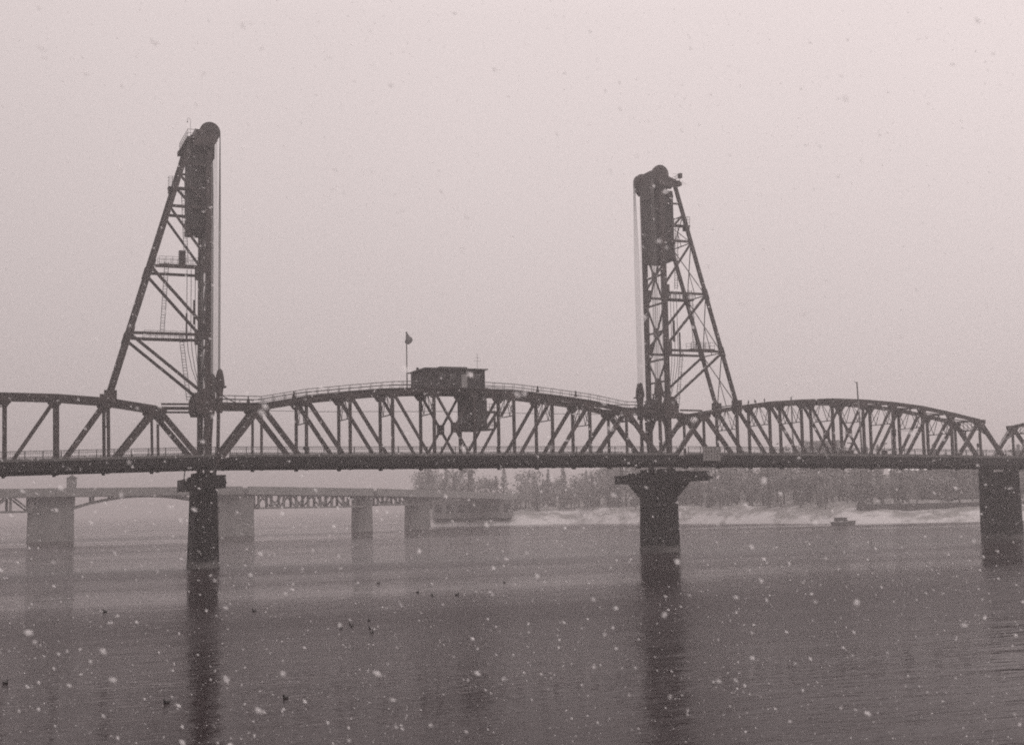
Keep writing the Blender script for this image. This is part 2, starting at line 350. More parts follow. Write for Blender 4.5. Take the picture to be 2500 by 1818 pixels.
# extras of the lift span -------------------------------------------------
for y in (0, TW):
    for k, e in ((1, 0), (10, 11)):
        MB().beam((XL[e], y, 23.5), (XL[k], y, 23.5), 0.42, 0.62).build('end_strut', STEEL, lift)
        sg = 1 if e == 0 else -1
        MB().beam((XL[e] + sg * 0.35, y, 14.6), (XL[e] + sg * 0.45, y, 23.2), 0.42, 0.44).build('end_vertical', STEEL, lift)
        c = XL[e] + sg * 0.55
        h = MB().prism_y([(c - 0.42, 22.4), (c + 0.42, 22.4), (c + 0.46, 25.2), (c + 0.6, 26.4), (c - 0.55, 26.4), (c - 0.4, 25.2)], y - 0.35, y + 0.35).build('lifting_girder', STEEL, lift)
        MB().prism_y([(c - 0.62, 26.42), (c + 0.72, 26.42), (c + 0.66, 27.2), (c + 0.40, 28.6), (c + 0.05, 28.9), (c - 0.22, 28.7), (c - 0.5, 27.6)], y - 0.4, y + 0.4).build('rope_equalizer', STEEL, h)
        MB().box(c + sg * 0.6 - 0.35, c + sg * 0.6 + 0.35, y - 0.5, y + 0.5, 26.1, 26.35).build('service_step', STEEL, h)
        MB().beam((c + sg * 0.3, y, 25.0), (c + sg * 2.4, y, 23.9), 0.12, 0.14).build('stay', STEEL, lift)
    # walkway with a handrail on each top chord
    pts = [Vector((XL[0] + 0.9, y, 23.92))] + [ltop(i, y) + Vector((0, 0, 0.42)) for i in range(1, 11)] + [Vector((XL[11] - 0.9, y, 23.92))]
    mb = MB()
    for a, b in zip(pts, pts[1:]): mb.beam(a, b, 0.8, 0.08)
    wk = mb.build('walkway', STEEL, lift)
    mb = MB()
    for yy in (y - 0.36, y + 0.36):
        for dz in (0.55, 1.05):
            mb.tube([(p.x, yy, p.z + dz) for p in pts], 0.035, 5)
        for a, b in zip(pts, pts[1:]):
            k = max(2, round((b - a).length / 1.7))
            for q in range(k):
                p = a.lerp(b, q / k); mb.beam((p.x, yy, p.z), (p.x, yy, p.z + 1.07), 0.05, 0.05)
    mb.build('handrail', RAIL, wk)
MB().tube([(1.0, TW - 0.5, 23.3), (18, TW - 0.5, 23.22), (37, TW - 0.5, 23.45), (56, TW - 0.5, 23.25), (73.4, TW - 0.5, 23.3)], 0.045, 5).build('service_cable', RAIL, lift)
for x in (4.8, 11.6, 51.6, 58.4):
    z = 23.9 if x < 6 else (24.75 if x < 20 else (26.3 if x < 55 else 25.6))
    MB().prism_y([(x - 0.3, z), (x + 0.3, z), (x + 0.1, z + 0.6), (x + 0.08, z + 1.0), (x - 0.08, z + 1.0), (x - 0.1, z + 0.6)], -0.1, 0.1).build('marker_post', STEEL, lift)

# machinery house on top of the lift span
hs = MB().box(32.5, 42.3, -0.45, 7.3, 26.75, 29.6).build('machinery_house', HOUSE, lift)
MB().box(32.3, 42.6, -0.7, 7.5, 26.5, 26.74).build('house_floor', STEEL, hs)
mb = MB(); mb.add([(32.1, -0.8, 29.62), (42.75, -0.8, 29.62), (42.75, 7.8, 29.62), (32.1, 7.8, 29.62), (32.1, -0.8, 29.78), (42.75, -0.8, 29.78), (42.75, 7.8, 29.78), (32.1, 7.8, 29.78), (33.4, 3.3, 30.02), (41.5, 3.3, 30.02)],
                  [(3, 2, 1, 0), (0, 1, 5, 4), (1, 2, 6, 5), (2, 3, 7, 6), (3, 0, 4, 7), (4, 5, 9, 8), (5, 6, 9), (6, 7, 8, 9), (7, 4, 8)])
rf = mb.build('roof', ROOF, hs)
mb = MB(); mb.box(34.6, 39.2, -0.75, 6.9, 29.70, 29.98); mb.build('roof_monitor', ROOF, rf)
MB().tube([(33.4, 6.6, 29.6), (33.4, 6.6, 30.15)], 0.05).ball((33.4, 6.6, 30.35), 0.24).build('beacon', DECKM, rf)
mb = MB(); mb.tube([(41.6, 1.0, 29.7), (41.6, 1.0, 32.5)], 0.028); mb.tube([(41.0, 1.0, 31.2), (42.2, 1.0, 31.2)], 0.02); mb.tube([(41.2, 1.0, 31.7), (42.0, 1.0, 31.7)], 0.018)
mb.build('antenna', RAIL, rf)
for x in (34.4, 36.3, 40.4):
    wf = MB().box(x, x + 1.1, -0.50, -0.452, 27.9, 29.0).build('window', STEEL, hs)
    MB().box(x + 0.1, x + 1.0, -0.515, -0.505, 28.0, 28.9).build('pane', GLASS, wf)
dr = MB().box(38.3, 39.25, -0.50, -0.452, 26.8, 28.85).build('door', BRICKD, hs)
# operator cabin hung between the trusses
cb = MB().box(40.0, 42.9, 0.45, 6.1, 20.15, 25.8).build('operator_cabin', HOUSE, lift)
for y in (0.45,):
    for x in (40.25, 41.15, 42.05):
        wf = MB().box(x, x + 0.7, 0.40, 0.448, 21.3, 22.7).build('window', STEEL, cb)
        MB().box(x + 0.07, x + 0.63, 0.385, 0.396, 21.38, 22.62).build('pane', GLASS, wf)
for y in (0.9, 2.3, 3.7, 5.0):
    wf = MB().box(39.95, 39.998, y, y + 0.9, 21.3, 22.7).build('window', STEEL, cb)
    MB().box(39.935, 39.946, y + 0.07, y + 0.83, 21.38, 22.62).build('pane', GLASS, wf)
bl = MB().box(42.92, 44.4, 0.5, 4.5, 20.2, 20.4).build('balcony', STEEL, cb)
mb = MB()
for z in (20.95, 21.45):
    mb.tube([(42.95, 0.55, z), (44.35, 0.55, z), (44.35, 4.4, z)], 0.03, 5)
for x in (43.3, 43.8, 44.35): mb.beam((x, 0.55, 20.4), (x, 0.55, 21.47), 0.05, 0.05)
mb.build('handrail', RAIL, bl)
ld = MB().box(42.92, 45.2, 0.6, 3.0, 23.0, 23.2).build('landing', STEEL, cb)
mb = MB()
for z in (23.8, 24.3): mb.tube([(42.95, 0.65, z), (45.1, 0.65, z), (45.1, 2.9, z)], 0.03, 5)
for x in (43.4, 44.2, 45.1): mb.beam((x, 0.65, 23.2), (x, 0.65, 24.3), 0.05, 0.05)
mb.build('handrail', RAIL, ld)
mb = MB(); mb.beam((43.0, 1.2, 20.4), (44.9, 1.2, 23.0), 0.9, 0.25); mb.build('stair', STEEL, cb)
mb = MB(); mb.beam((44.3, 0.7, 23.0), (44.3, 0.7, 20.4), 0.2, 0.3); mb.beam((45.0, 0.7, 23.1), (45.0, 0.7, 25.9), 0.25, 0.25); mb.build('hanger', STEEL, cb)

# ------------------------------------------------------------------ towers
def make_tower(label, Xc, s, upper_platform, mid_platform):
    root = empty('lift_tower', (Xc, TW / 2, 13.2), label, 'bridge tower')
    P = lambda d, y, z: Vector((Xc + s * d, y, z))
    leg = lambda z: 13.65 - (z - 24.5) * 0.2875
    for y in (0, TW):
        MB().beam(P(0, y, 13.1), P(0, y, 62.0), 0.66, 0.78).build('column', STEEL, root)
        MB().beam(P(leg(24.2), y, 24.2), P(leg(63.6), y, 63.6), 0.5, 0.56).build('inclined_leg', STEEL, root)
        f = P(leg(24.6), y, 24.6)
        MB().box(f.x - 0.85, f.x + 0.85, y - 0.31, y + 0.31, 23.6, 25.5).build('leg_shoe', STEEL, root)
        for z in (33.85, 43.75, 52.8):
            MB().beam(P(0.4, y, z), P(leg(z) - 0.1, y, z), 0.3, 0.4).build('strut', STEEL, root)
        MB().beam(P(0.4, y, 59.3), P(leg(59.3), y, 59.3), 0.26, 0.3).build('strut', STEEL, root)
        for za, zb_ in ((33.6, 25.0), (43.5, 34.9), (52.5, 45.4), (57.4, 53.4)):
            MB().beam(P(leg(za) - 0.1, y, za), P(0.3, y, zb_), 0.3, 0.42 if za < 50 else 0.34).build('diagonal', STEEL, root)
        for z in (33.9, 43.8):
            q = P(leg(z), y, z); mb = MB(); k_ = s * 0.23; mb.prism_y([(q.x - 0.42 + k_, z - 0.9), (q.x + 0.42 + k_, z - 0.9), (q.x + 0.40 - k_, z + 0.8), (q.x - 0.40 - k_, z + 0.8)], y - 0.29, y + 0.29); mb.build('gusset_plate', STEEL, root)
            q = P(0.35, y, z); MB().prism_y([(q.x - 0.5, z - 0.7), (q.x + 0.5, z - 0.7), (q.x + 0.5, z + 1.3), (q.x - 0.5, z + 1.3)], y - 0.36, y + 0.36).build('gusset_plate', STEEL, root)
        q = P(0.35, y, 24)
        MB().prism_y([(q.x - 1.0, 22.2), (q.x + 1.0, 22.2), (q.x + 1.55, 23.3), (q.x + 1.45, 24.6), (q.x + 0.7, 25.9), (q.x - 0.7, 25.9), (q.x - 1.3, 24.6), (q.x - 1.3, 23.0)], y - 0.40, y + 0.40).build('gusset_plate', STEEL, root)
        # lateral struts tying the column to the knee of the neighbouring span
        for z in (23.65, 22.95):
            MB().beam(P(0.9, y, z), P(6.6, y, z - 0.05), 0.25, 0.28).build('tie_strut', STEEL, root)
        # flared column foot guides
        MB().beam(P(-0.75, y, 22.0), P(-0.35, y, 15.0), 0.3, 0.2).build('guide_rail', STEEL, root)
        # sheave with hub and its bearing girders
        c = P(-0.13, y, 64.3)
        sh = MB().disc_y(c, 1.53, 0.62).build('sheave', STEEL, root)
        MB().disc_y(c, 0.38, 1.5, 20).build('hub', STEEL, sh)
        mb = MB()
        for yy in (y - 0.62, y + 0.62):
            mb.prism_y([(P(-1.2, 0, 0).x, 62.9), (P(-0.5, 0, 0).x, 62.0), (P(2.3, 0, 0).x, 62.0), (P(2.6, 0, 0).x, 63.3), (P(0.6, 0, 0).x, 64.0), (P(-0.5, 0, 0).x, 64.0)], yy - 0.14, yy + 0.14)
        mb.build('sheave_girder', STEEL, root)
        for q in range(8):
            yy = y - 0.28 + 0.08 * q; yb = y + (yy - y) * 3.2 + (0.25 if y == 0 else -0.25)
            MB().tube([P(-1.66, yy, 64.3), P(-1.68, (yy + yb) / 2, 58.0), P(-1.70, yb, 50.0), P(-1.70, yb, 28.4)], 0.02, 5).build('hoist_rope', ROPE, root)
        for q in range(4):
            yy = y - 0.22 + 0.147 * q; yi = 0.95 if y == 0 else TW - 0.95
            MB().tube([P(1.38, yy, 64.2), P(1.3, yi + (yy - y), 61.6)], 0.034, 5).build('counterweight_rope', ROPE, root)
    for q in range(6):
        yy = 1.5 + 0.72 * q
        MB().tube([P(-1.55, TW / 2 + (yy - TW / 2) * 0.8, 63.4), P(-1.6, yy, 50.0), P(-1.62, yy, 24.0)], 0.018, 5).build('operating_rope', ROPE, root)
    # frames across the tower
    for (z0, z1) in ((24.8, 32.4), (32.4, 42.0), (42.0, 51.8)):
        zc = (z0 + z1) / 2
        for a, b in ((P(0, 0.3, z0), P(0, TW - 0.3, z1)), (P(0.18, TW - 0.3, z0), P(0.18, 0.3, z1))):
            MB().beam(a, b, 0.2, 0.34, (1, 0, 0)).build('cross_brace', STEEL, root)
        MB().beam(P(-0.05, 0.3, zc), P(-0.05, TW - 0.3, zc), 0.26, 0.3, (1, 0, 0)).build('cross_strut', STEEL, root)
        MB().beam(P(-0.05, 0.3, z1), P(-0.05, TW - 0.3, z1), 0.26, 0.3, (1, 0, 0)).build('cross_strut', STEEL, root)
        MB().box(Xc - 0.25, Xc + 0.25, TW / 2 - 0.45, TW / 2 + 0.45, zc - 0.7, zc + 0.7).build('gusset_plate', STEEL, root)
    for z in (62.6, 59.0):
        MB().beam(P(0.1, 0.3, z), P(0.1, TW - 0.3, z), 0.5, 1.1, (1, 0, 0)).build('cross_girder', STEEL, root)
    for z in (24.9, 33.85, 43.75, 52.8, 57.5):
        MB().beam(P(leg(z), 0.2, z - 0.2), P(leg(z), TW - 0.2, z - 0.2), 0.14, 0.16, (1, 0, 0)).build('cross_strut', STEEL, root)
    for z0, z1 in ((24.9, 33.85), (33.85, 43.75), (43.75, 52.8), (52.8, 57.5)):
        MB().beam(P(leg(z0), 0.2, z0), P(leg(z1), TW - 0.2, z1), 0.12, 0.12).build('cross_brace', STEEL, root)
        MB().beam(P(leg(z0) + 0.12, TW - 0.2, z0), P(leg(z1) + 0.12, 0.2, z1), 0.12, 0.12).build('cross_brace', STEEL, root)
        zc = (z0 + z1) / 2
        MB().beam(P(leg(zc), TW / 2, zc), P(leg(z0), TW / 2, z0 - 0.15), 0.08, 0.1).build('hanger', STEEL, root)
    xa, xb = sorted((P(-1.0, 0, 0).x, P(1.7, 0, 0).x))
    hsg = MB().prism_x([(0.75, 60.6), (TW - 0.75, 60.6), (TW - 0.75, 64.9), (TW - 1.6, 65.25), (1.6, 65.25), (0.75, 64.9)], xa, xb).build('sheave_housing', STEEL, root)
    # portal over the roadway
    mb = MB(); mb.beam(P(0, 0.3, 23.4), P(0, TW - 0.3, 23.4), 0.6, 1.5, (1, 0, 0))
    for y, y2 in ((0.3, 2.2), (TW - 0.3, TW - 2.2)):
        mb.beam(P(0, y, 20.3), P(0, y2, 22.8), 0.4, 0.6, (1, 0, 0))
    mb.build('portal_beam', STEEL, root)
    # top service platform with railing
    tp = MB(); x0, x1 = sorted((P(1.9, 0, 0).x, P(3.3, 0, 0).x)); tp.box(x0, x1, -0.9, TW + 0.9, 62.95, 63.2)
    tpo = tp.build('top_platform', STEEL, root)
    mb = MB()
    for z in (63.75, 64.3): mb.tube([P(2.0, -0.8, z), P(3.2, -0.8, z), P(3.2, TW + 0.8, z), P(2.0, TW + 0.8, z)], 0.035, 5)
    for k in range(8):
        yy = -0.8 + (TW + 1.6) * k / 7; mb.beam(P(3.2, yy, 63.2), P(3.2, yy, 64.32), 0.05, 0.05)
    mb.build('handrail', RAIL, tpo)
    a = P(3.05, -0.6 if s > 0 else TW + 0.5, 63.2); MB().box(a.x - 0.45, a.x + 0.45, a.y - 0.5, a.y + 0.5, 62.3, 62.94).build('machine_box', STEEL, tpo)
    if s > 0:
        MB().box(a.x + 0.1, a.x + 0.65, a.y - 0.4, a.y + 0.3, 63.7, 64.5).build('floodlight', STEEL, tpo)
    else:
        b = P(2.6, 0.6, 63.2); mb = MB()
        mb.tube([b, b + Vector((0, 0, 2.8)), b + Vector((-0.1, 0, 3.1)), b + Vector((-0.3, 0, 3.2)), b + Vector((-0.42, 0, 3.1)), b + Vector((-0.45, 0, 2.7))], 0.025, 5)
        mb.ball(b + Vector((-0.45, 0, 2.6)), 0.1); mb.build('lamp_bracket', RAIL, tpo)
    # crow's-nest platform on the leg
    z = 55.8; d = leg(z)
    cp = MB(); x0, x1 = sorted((P(d - 3.2, 0, 0).x, P(d + 1.1, 0, 0).x)); cp.box(x0, x1, 0.4, 1.6, z - 0.25, z)
    cpo = cp.build('leg_platform', STEEL, root)
    MB().box(*sorted((P(d + 0.2, 0, 0).x, P(d + 1.05, 0, 0).x)), 0.5, 1.5, z - 0.9, z - 0.26).build('machine_box', STEEL, cpo)
    mb = MB()
    for zz in (z + 0.5, z + 1.0, z + 1.5): mb.tube([P(d + 0.1, 0.45, zz), P(d + 1.05, 0.45, zz), P(d + 1.05, 1.5, zz), P(d + 0.1, 1.5, zz)], 0.03, 5)
    for dd in (0.1, 0.55, 1.05): mb.beam(P(d + dd, 0.45, z), P(d + dd, 0.45, z + 1.52), 0.05, 0.05)
    for zz in (z + 0.5, z + 1.0): mb.tube([P(d - 3.0, 0.45, zz), P(d - 1.2, 0.45, zz)], 0.03, 5)
    for dd in (-3.0, -2.1, -1.2): mb.beam(P(d + dd, 0.45, z), P(d + dd, 0.45, z + 1.02), 0.05, 0.05)
    mb.build('handrail', RAIL, cpo)
    # strut-level platforms
    for z, d0, d1, kind in (upper_platform, mid_platform):
        x0, x1 = sorted((P(d0, 0, 0).x, P(d1, 0, 0).x)); po = MB().box(x0, x1, 0.3, 2.2, z, z + 0.22).build('strut_platform', STEEL, root)
        mb = MB()
        for zz in (z + 0.75, z + 1.3):
            for yy in (0.35, 2.15): mb.tube([(x0, yy, zz), (x1, yy, zz)], 0.032, 5)
        k = int(x1 - x0) + 1
        for q in range(k + 1):
            for yy in (0.35, 2.15): mb.beam((x0 + (x1 - x0) * q / k, yy, z + 0.2), (x0 + (x1 - x0) * q / k, yy, z + 1.32), 0.05, 0.05)
        mb.build('handrail', RAIL, po)
        if kind:
            q = P(kind, 1.3, z); MB().box(q.x - 0.45, q.x + 0.45, 0.8, 1.7, z + 0.23, z + 2.4).build('control_cabinet', STEEL, po)
    # ladders
    def ladder(a, b):
        mb = MB(); a = Vector(a); b = Vector(b); h = Vector((0.28, 0, 0))
        for o in (-h, h): mb.beam(a + o, b + o, 0.06, 0.08)
        k = int((b - a).length / 0.42)
        for q in range(k):
            p = a.lerp(b, (q + 0.5) / k); mb.beam(p - h, p + h, 0.05, 0.06)
        ncage = int((b - a).length / 1.0)
        for q in range(ncage):
            p = a.lerp(b, (q + 0.5) / ncage); mb.tube([p - h, p - h + Vector((0, -0.5, 0)), p + h + Vector((0, -0.5, 0)), p + h], 0.02, 4)
        mb.build('ladder', RAIL, root)
    ladder(P(upper_platform[3] and 6.4, 1.2, 34.0), P(5.8, 1.2, 44.6))
    ladder(P(2.5, 1.2, 24.2), P(3.7, 1.2, 33.9)); ladder(P(3.0, 1.2, 44.6), P(3.5, 1.2, 55.4)); ladder(P(0.75, 1.4, 14.9), P(0.45, 1.4, 23.4))
    # conduits hanging inside the tower
    for q in range(4):
        d0 = 1.1 + 0.6 * q; mb = MB()
        pts = [P(d0, 1.0, 43.6), P(d0, 1.0, 34.2), P(d0 * 0.92, 1.0, 31.5), P(d0 * 0.72, 1.0, 28.8), P(0.5 + d0 * 0.2, 0.8, 26.0), P(0.5, 0.6, 24.6)]
        mb.tube(pts, 0.05 if q else 0.09, 5); mb.build('conduit', RAIL, root)
    MB().beam(P(1.9, 0.5, 35.4), P(1.9, 0.5, 39.0), 0.3, 0.3).build('guide_post', STEEL, root)
    MB().beam(P(3.0, 0.5, 32.8), P(3.0, 0.5, 37.0), 0.22, 0.22).build('guide_post', STEEL, root)
    for q in range(5):
        yy = 1.6 + 0.75 * q; MB().tube([P(0.3, yy, 49.4), P(0.25, yy * 0.8 + 0.6, 26.0)], 0.035, 5).build('operating_rope', ROPE, root)
    # counterweight
    cw = empty('counterweight', P(1.05, TW / 2, 49.45), 'large concrete counterweight hanging in the %s tower' % ('taller-looking left-hand' if s < 0 else 'smaller right-hand'), 'counterweight', 'bridge counterweights')
    x0, x1 = sorted((P(-0.5, 0, 0).x, P(2.55, 0, 0).x))
    MB().prism_x([(0.5, 49.6), (0.65, 49.45), (TW - 0.65, 49.45), (TW - 0.5, 49.6), (TW - 0.5, 61.4), (TW - 0.7, 61.7), (0.7, 61.7), (0.5, 61.4)], x0, x1).build('block', CWM, cw)
    xa, xb = x0 - 0.06, x1 + 0.06
    for z in (49.9, 55.4, 60.6):
        MB().box(xa, xb, 0.44, TW - 0.44, z, z + 0.35).build('steel_band', STEEL, cw)
    return root
make_tower('taller-looking lift tower at left, leaning leg running down to the left', -1.15, -1, (43.98, 1.2, 7.0, 3.6), (33.0, 2.6, 9.0, 0))
make_tower('lift tower at right, its leaning legs running down to the right', 75.62, 1, (42.6, 0.5, 6.0, 0.9), (34.1, 5.2, 9.8, 0))

# ------------------------------------------------------------------ piers
def shaft_rings(cx, cy, levels):
    """rounded-end shaft: levels of (z, x-width, y-length)"""
    mb = MB(); ns = 10; rings = []
    for z, a, b in levels:
        r = a / 2; ring = []
        for e, c in ((1, cy + b / 2 - r * 0.8), (-1, cy - b / 2 + r * 0.8)):
            for k in range(ns + 1):
                t = math.pi * k / ns * 1.0
                ring.append((cx + e * r * math.cos(t), c + e * r * 0.8 * math.sin(t), z))
        rings.append(ring)
    n = len(rings[0]); vs = [p for r_ in rings for p in r_]
    fs = [(i * n + j, i * n + (j + 1) % n, (i + 1) * n + (j + 1) % n, (i + 1) * n + j) for i in range(len(rings) - 1) for j in range(n)]
    fs += [tuple(range(n - 1, -1, -1)), tuple((len(rings) - 1) * n + j for j in range(n))]
    return mb.add(vs, fs)
def make_pier(label, cx, levels, cap, fl, off=0.0):
    cy = TW / 2
    root = empty('bridge_pier', (cx, cy, 0), label, 'bridge pier', 'concrete piers of the near bridge')
    shaft_rings(cx, cy, levels).build('shaft', PIER, root)
    if fl:
        MB().prism_x([(cy - 4.3, 9.2), (cy + 4.3, 9.2), (cy + 7.9, 11.3), (cy + 7.9, 13.3), (cy - 7.9, 13.3), (cy - 7.9, 11.3)], cx - 1.55, cx + 1.55).build('corbel', PIER, root)
    if cap:
        y0, y1 = cap
        mb = MB(); mb.box(cx - 1.1 + off, cx + 1.1 + off, y0, y1, 11.5 if fl else 11.25, 13.05); po = mb.build('cross_platform', PIER, root)
        MB().box(cx - 0.25, cx + 0.25, y0 - 2.4, y0 - 0.004, 11.75, 12.1).build('fender_beam', PIER, po)
        for e in (-1, 1):
            MB().box(cx + e * 0.9 - 0.3, cx + e * 0.9 + 0.3, cy - 4, cy + 4, 13.06, 13.75).build('bearing', DECKM, root)
        for yy, zt in ((y0 + 0.5, 14.3), (y1 - 2.6, 14.6)):
            mb = MB()
            for e in (0, 0.8): mb.tube([(cx - 0.9, yy + e, 13.05), (cx - 0.7, yy + e + 0.2, zt)], 0.05, 5)
            for e in (0.3, 0.6, 0.9): mb.beam((cx - 0.9 + 0.2 * e, yy + 0.2 * e - 0.03, 13.05 + (zt - 13.05) * e), (cx - 0.9 + 0.2 * e, yy + 0.83 + 0.2 * e, 13.05 + (zt - 13.05) * e), 0.05, 0.05)
            mb.build('access_ladder', RAIL, root)
    else:
        for yy in (0, TW): MB().box(cx - 1.3, cx + 1.3, yy - 0.6, yy + 0.6, 12.75, 13.6).build('bearing', DECKM, root)
    return root
make_pier('slender tapering concrete pier under the left tower', -1.15, [(-3, 4.3, 9.2), (0.0, 4.05, 8.8), (0.6, 3.8, 8.5), (10.0, 3.1, 8.5), (11.3, 3.05, 8.6), (13.2, 3.6, 9.5)], (-11.6, 18.2), False, -0.5)
make_pier('flared T-shaped concrete pier under the right tower', 75.1, [(-3, 4.5, 9.8), (0, 4.3, 9.4), (0.6, 4.05, 9.2), (9.25, 3.4, 9.2), (13.3, 3.4, 9.2)], (-11.6, 17.2), True)
make_pier('broad plain concrete pier at the right edge', 149.6, [(-3, 4.2, 9.6), (0, 4.0, 9.2), (12.75, 3.1, 9.0)], None, False)

# ------------------------------------------------------------------ things on the bridge
t = empty('sign_board', (79.7, -6.78, 14.77), 'pale grey navigation board fixed to the bridge edge beside the right tower', 'sign board')
MB().box(78.0, 81.4, -6.86, -6.78, 14.77, 17.12).build('panel', BOARD, t)
mb = MB()
for k in range(7): mb.box(78.0 + 0.55 * k, 78.06 + 0.55 * k, -6.93, -6.862, 14.8, 17.1)
for k in range(5): mb.box(78.0, 81.4, -6.90, -6.863, 14.8 + 0.55 * k, 14.85 + 0.55 * k)
mb.build('frame', POLEM, t)
MB().box(78.4, 81.0, -6.76, -6.52, 15.1, 15.5).build('bracket', STEEL, t)

t = empty('flag_pole', (31.5, TW - 0.3, 26.9), 'tall thin pole with a limp grey flag, left of the machinery house', 'flag pole')
MB().tube([(31.5, TW - 0.3, 26.6), (31.5, TW - 0.3, 36.1)], 0.13, 8, 0.09).build('pole', POLEM, t)
MB().ball((31.5, TW - 0.3, 36.15), 0.14).build('finial', DECKM, t)
mb = MB(); rings = [(35.95, 0.1, 0.05), (35.6, 0.30, 0.18), (35.3, 0.46, 0.3), (35.0, 0.58, 0.36), (34.65, 0.52, 0.3), (34.35, 0.32, 0.12)]
vs = []; nn = 12
for z, r, off in rings:
    for j in range(nn):
        a = 2 * math.pi * j / nn; q = r * (1 + 0.22 * math.sin(3 * a + z * 4))
        vs.append((31.52 + off + q * math.cos(a), TW - 0.3 + q * 0.7 * math.sin(a), z + 0.12 * math.sin(a * 2 + z)))
mb.add(vs, [(i * nn + j, i * nn + (j + 1) % nn, (i + 1) * nn + (j + 1) % nn, (i + 1) * nn + j) for i in range(len(rings) - 1) for j in range(nn)] + [tuple(range(nn)), tuple((len(rings) - 1) * nn + j for j in range(nn - 1, -1, -1))])
mb.build('flag', FLAGM, t, True)

def lamp_pole(label, x, y, top_z, lx):
    z = zdeck(x); r = empty('lamp_pole', (x, y, z), label, 'lamp pole', 'lamp poles on the right truss span')
    MB().tube([(x, y, z), (x + lx, y, top_z)], 0.19, 8, 0.13).build('pole', POLEM, r)
    MB().tube([(x, y, z), (x, y, z + 0.5)], 0.26, 8, 0.2).build('base', POLEM, r)
    MB().tube([(x + lx, y, top_z - 0.2), (x + lx - 0.12, y + (0.5 if y < 3 else -0.5), top_z + 0.1)], 0.07, 6).build('lamp_head', POLEM, r)
lamp_pole('tall leaning pale lamp pole standing before the middle of the arched truss span', 110.6, -6.0, 28.5, -0.45)
lamp_pole('thin pale lamp pole on the far sidewalk, tip just above the truss', 109.3, 12.6, 27.4, 0.0)

def road_sign(label, x, y, h, w_, hh, rounded):
    z = zdeck(x); r = empty('road_sign', (x, y, z), label, 'road sign', 'signs on the right truss span')
    MB().tube([(x, y, z), (x, y, z + h)], 0.06, 6).build('post', STEEL, r)
    if rounded: MB().prism_y([(x + w_ * math.cos(a), z + h - hh + hh * math.sin(a)) for a in [k * math.pi / 8 for k in range(16)]], y - 0.12, y - 0.07).build('panel', STEEL, r)
    else: MB().prism_y([(x - w_, z + h - hh * 2), (x + w_, z + h - hh * 2), (x + w_, z + h - 0.05), (x + w_ - 0.05, z + h), (x - w_ + 0.05, z + h), (x - w_, z + h - 0.05)], y - 0.12, y - 0.07).build('panel', STEEL, r)
road_sign('small rectangular sign on a post beside the second-last truss post', 129.0, -1.2, 3.1, 0.3, 0.35, False)
road_sign('rounded sign on a thin post inside the last truss panel', 140.9, -1.0, 3.0, 0.28, 0.45, True)
road_sign('short upright sign behind the crossed diagonals', 107.2, -2.0, 2.3, 0.16, 0.45, False)
def traffic_gate(label, x, y):
    z = zdeck(x); r = empty('traffic_gate', (x, y, z), label, 'traffic gate', 'traffic gates on the right truss span')
    MB().prism_y([(x - 0.55, z), (x + 0.55, z), (x + 0.55, z + 1.0), (x + 0.4, z + 1.25), (x - 0.4, z + 1.25), (x - 0.55, z + 1.0)], y - 0.45, y + 0.45).build('cabinet', STEEL, r)
    MB().beam((x - 1.3, y - 0.5, z + 0.9), (x + 1.5, y - 0.5, z + 1.5), 0.1, 0.16).build('arm', STEEL, r)
    MB().tube([(x + 0.3, y, z + 1.25), (x + 0.3, y, z + 2.6)], 0.05, 6).build('post', STEEL, r)
    MB().box(x - 0.5, x + 0.95, y - 0.06, y + 0.06, z + 2.45, z + 2.62).build('light_bar', STEEL, r)
    MB().prism_y([(x - 1.7, z + 0.5), (x - 1.2, z + 0.5), (x - 1.1, z + 1.1), (x - 1.6, z + 1.2)], y - 0.7, y - 0.56).build('counterweight', STEEL, r)
traffic_gate('traffic gate with cabinet and low arm, nearer the crossed diagonals', 110.9, -2.2)
traffic_gate('traffic gate with cabinet and low arm, right of the leaning lamp pole', 118.2, -2.2)
x, y = 121.2, -0.9; z = zdeck(x)
t = empty('traffic_signal', (x, y, z), 'traffic signal with a hanging dark head beside a truss post', 'traffic signal')
MB().tube([(x, y, z), (x, y, z + 5.6)], 0.09, 8, 0.07).build('pole', STEEL, t)
MB().tube([(x - 0.1, y, z + 5.1), (x + 6.0, y + 1.0, z + 5.0)], 0.045, 5).build('mast_arm', STEEL, t)
hd = MB().prism_y([(x + 0.35, z + 4.0), (x + 0.85, z + 4.0), (x + 0.9, z + 4.1), (x + 0.9, z + 5.15), (x + 0.85, z + 5.25), (x + 0.35, z + 5.25), (x + 0.3, z + 5.15), (x + 0.3, z + 4.1)], y - 0.25, y + 0.2).build('signal_head', DECKM, t)
for k in range(3): MB().tube([(x + 0.6, y - 0.25, z + 4.25 + 0.38 * k), (x + 0.6, y - 0.42, z + 4.27 + 0.38 * k)], 0.14, 10).build('lens_hood', DECKM, hd)

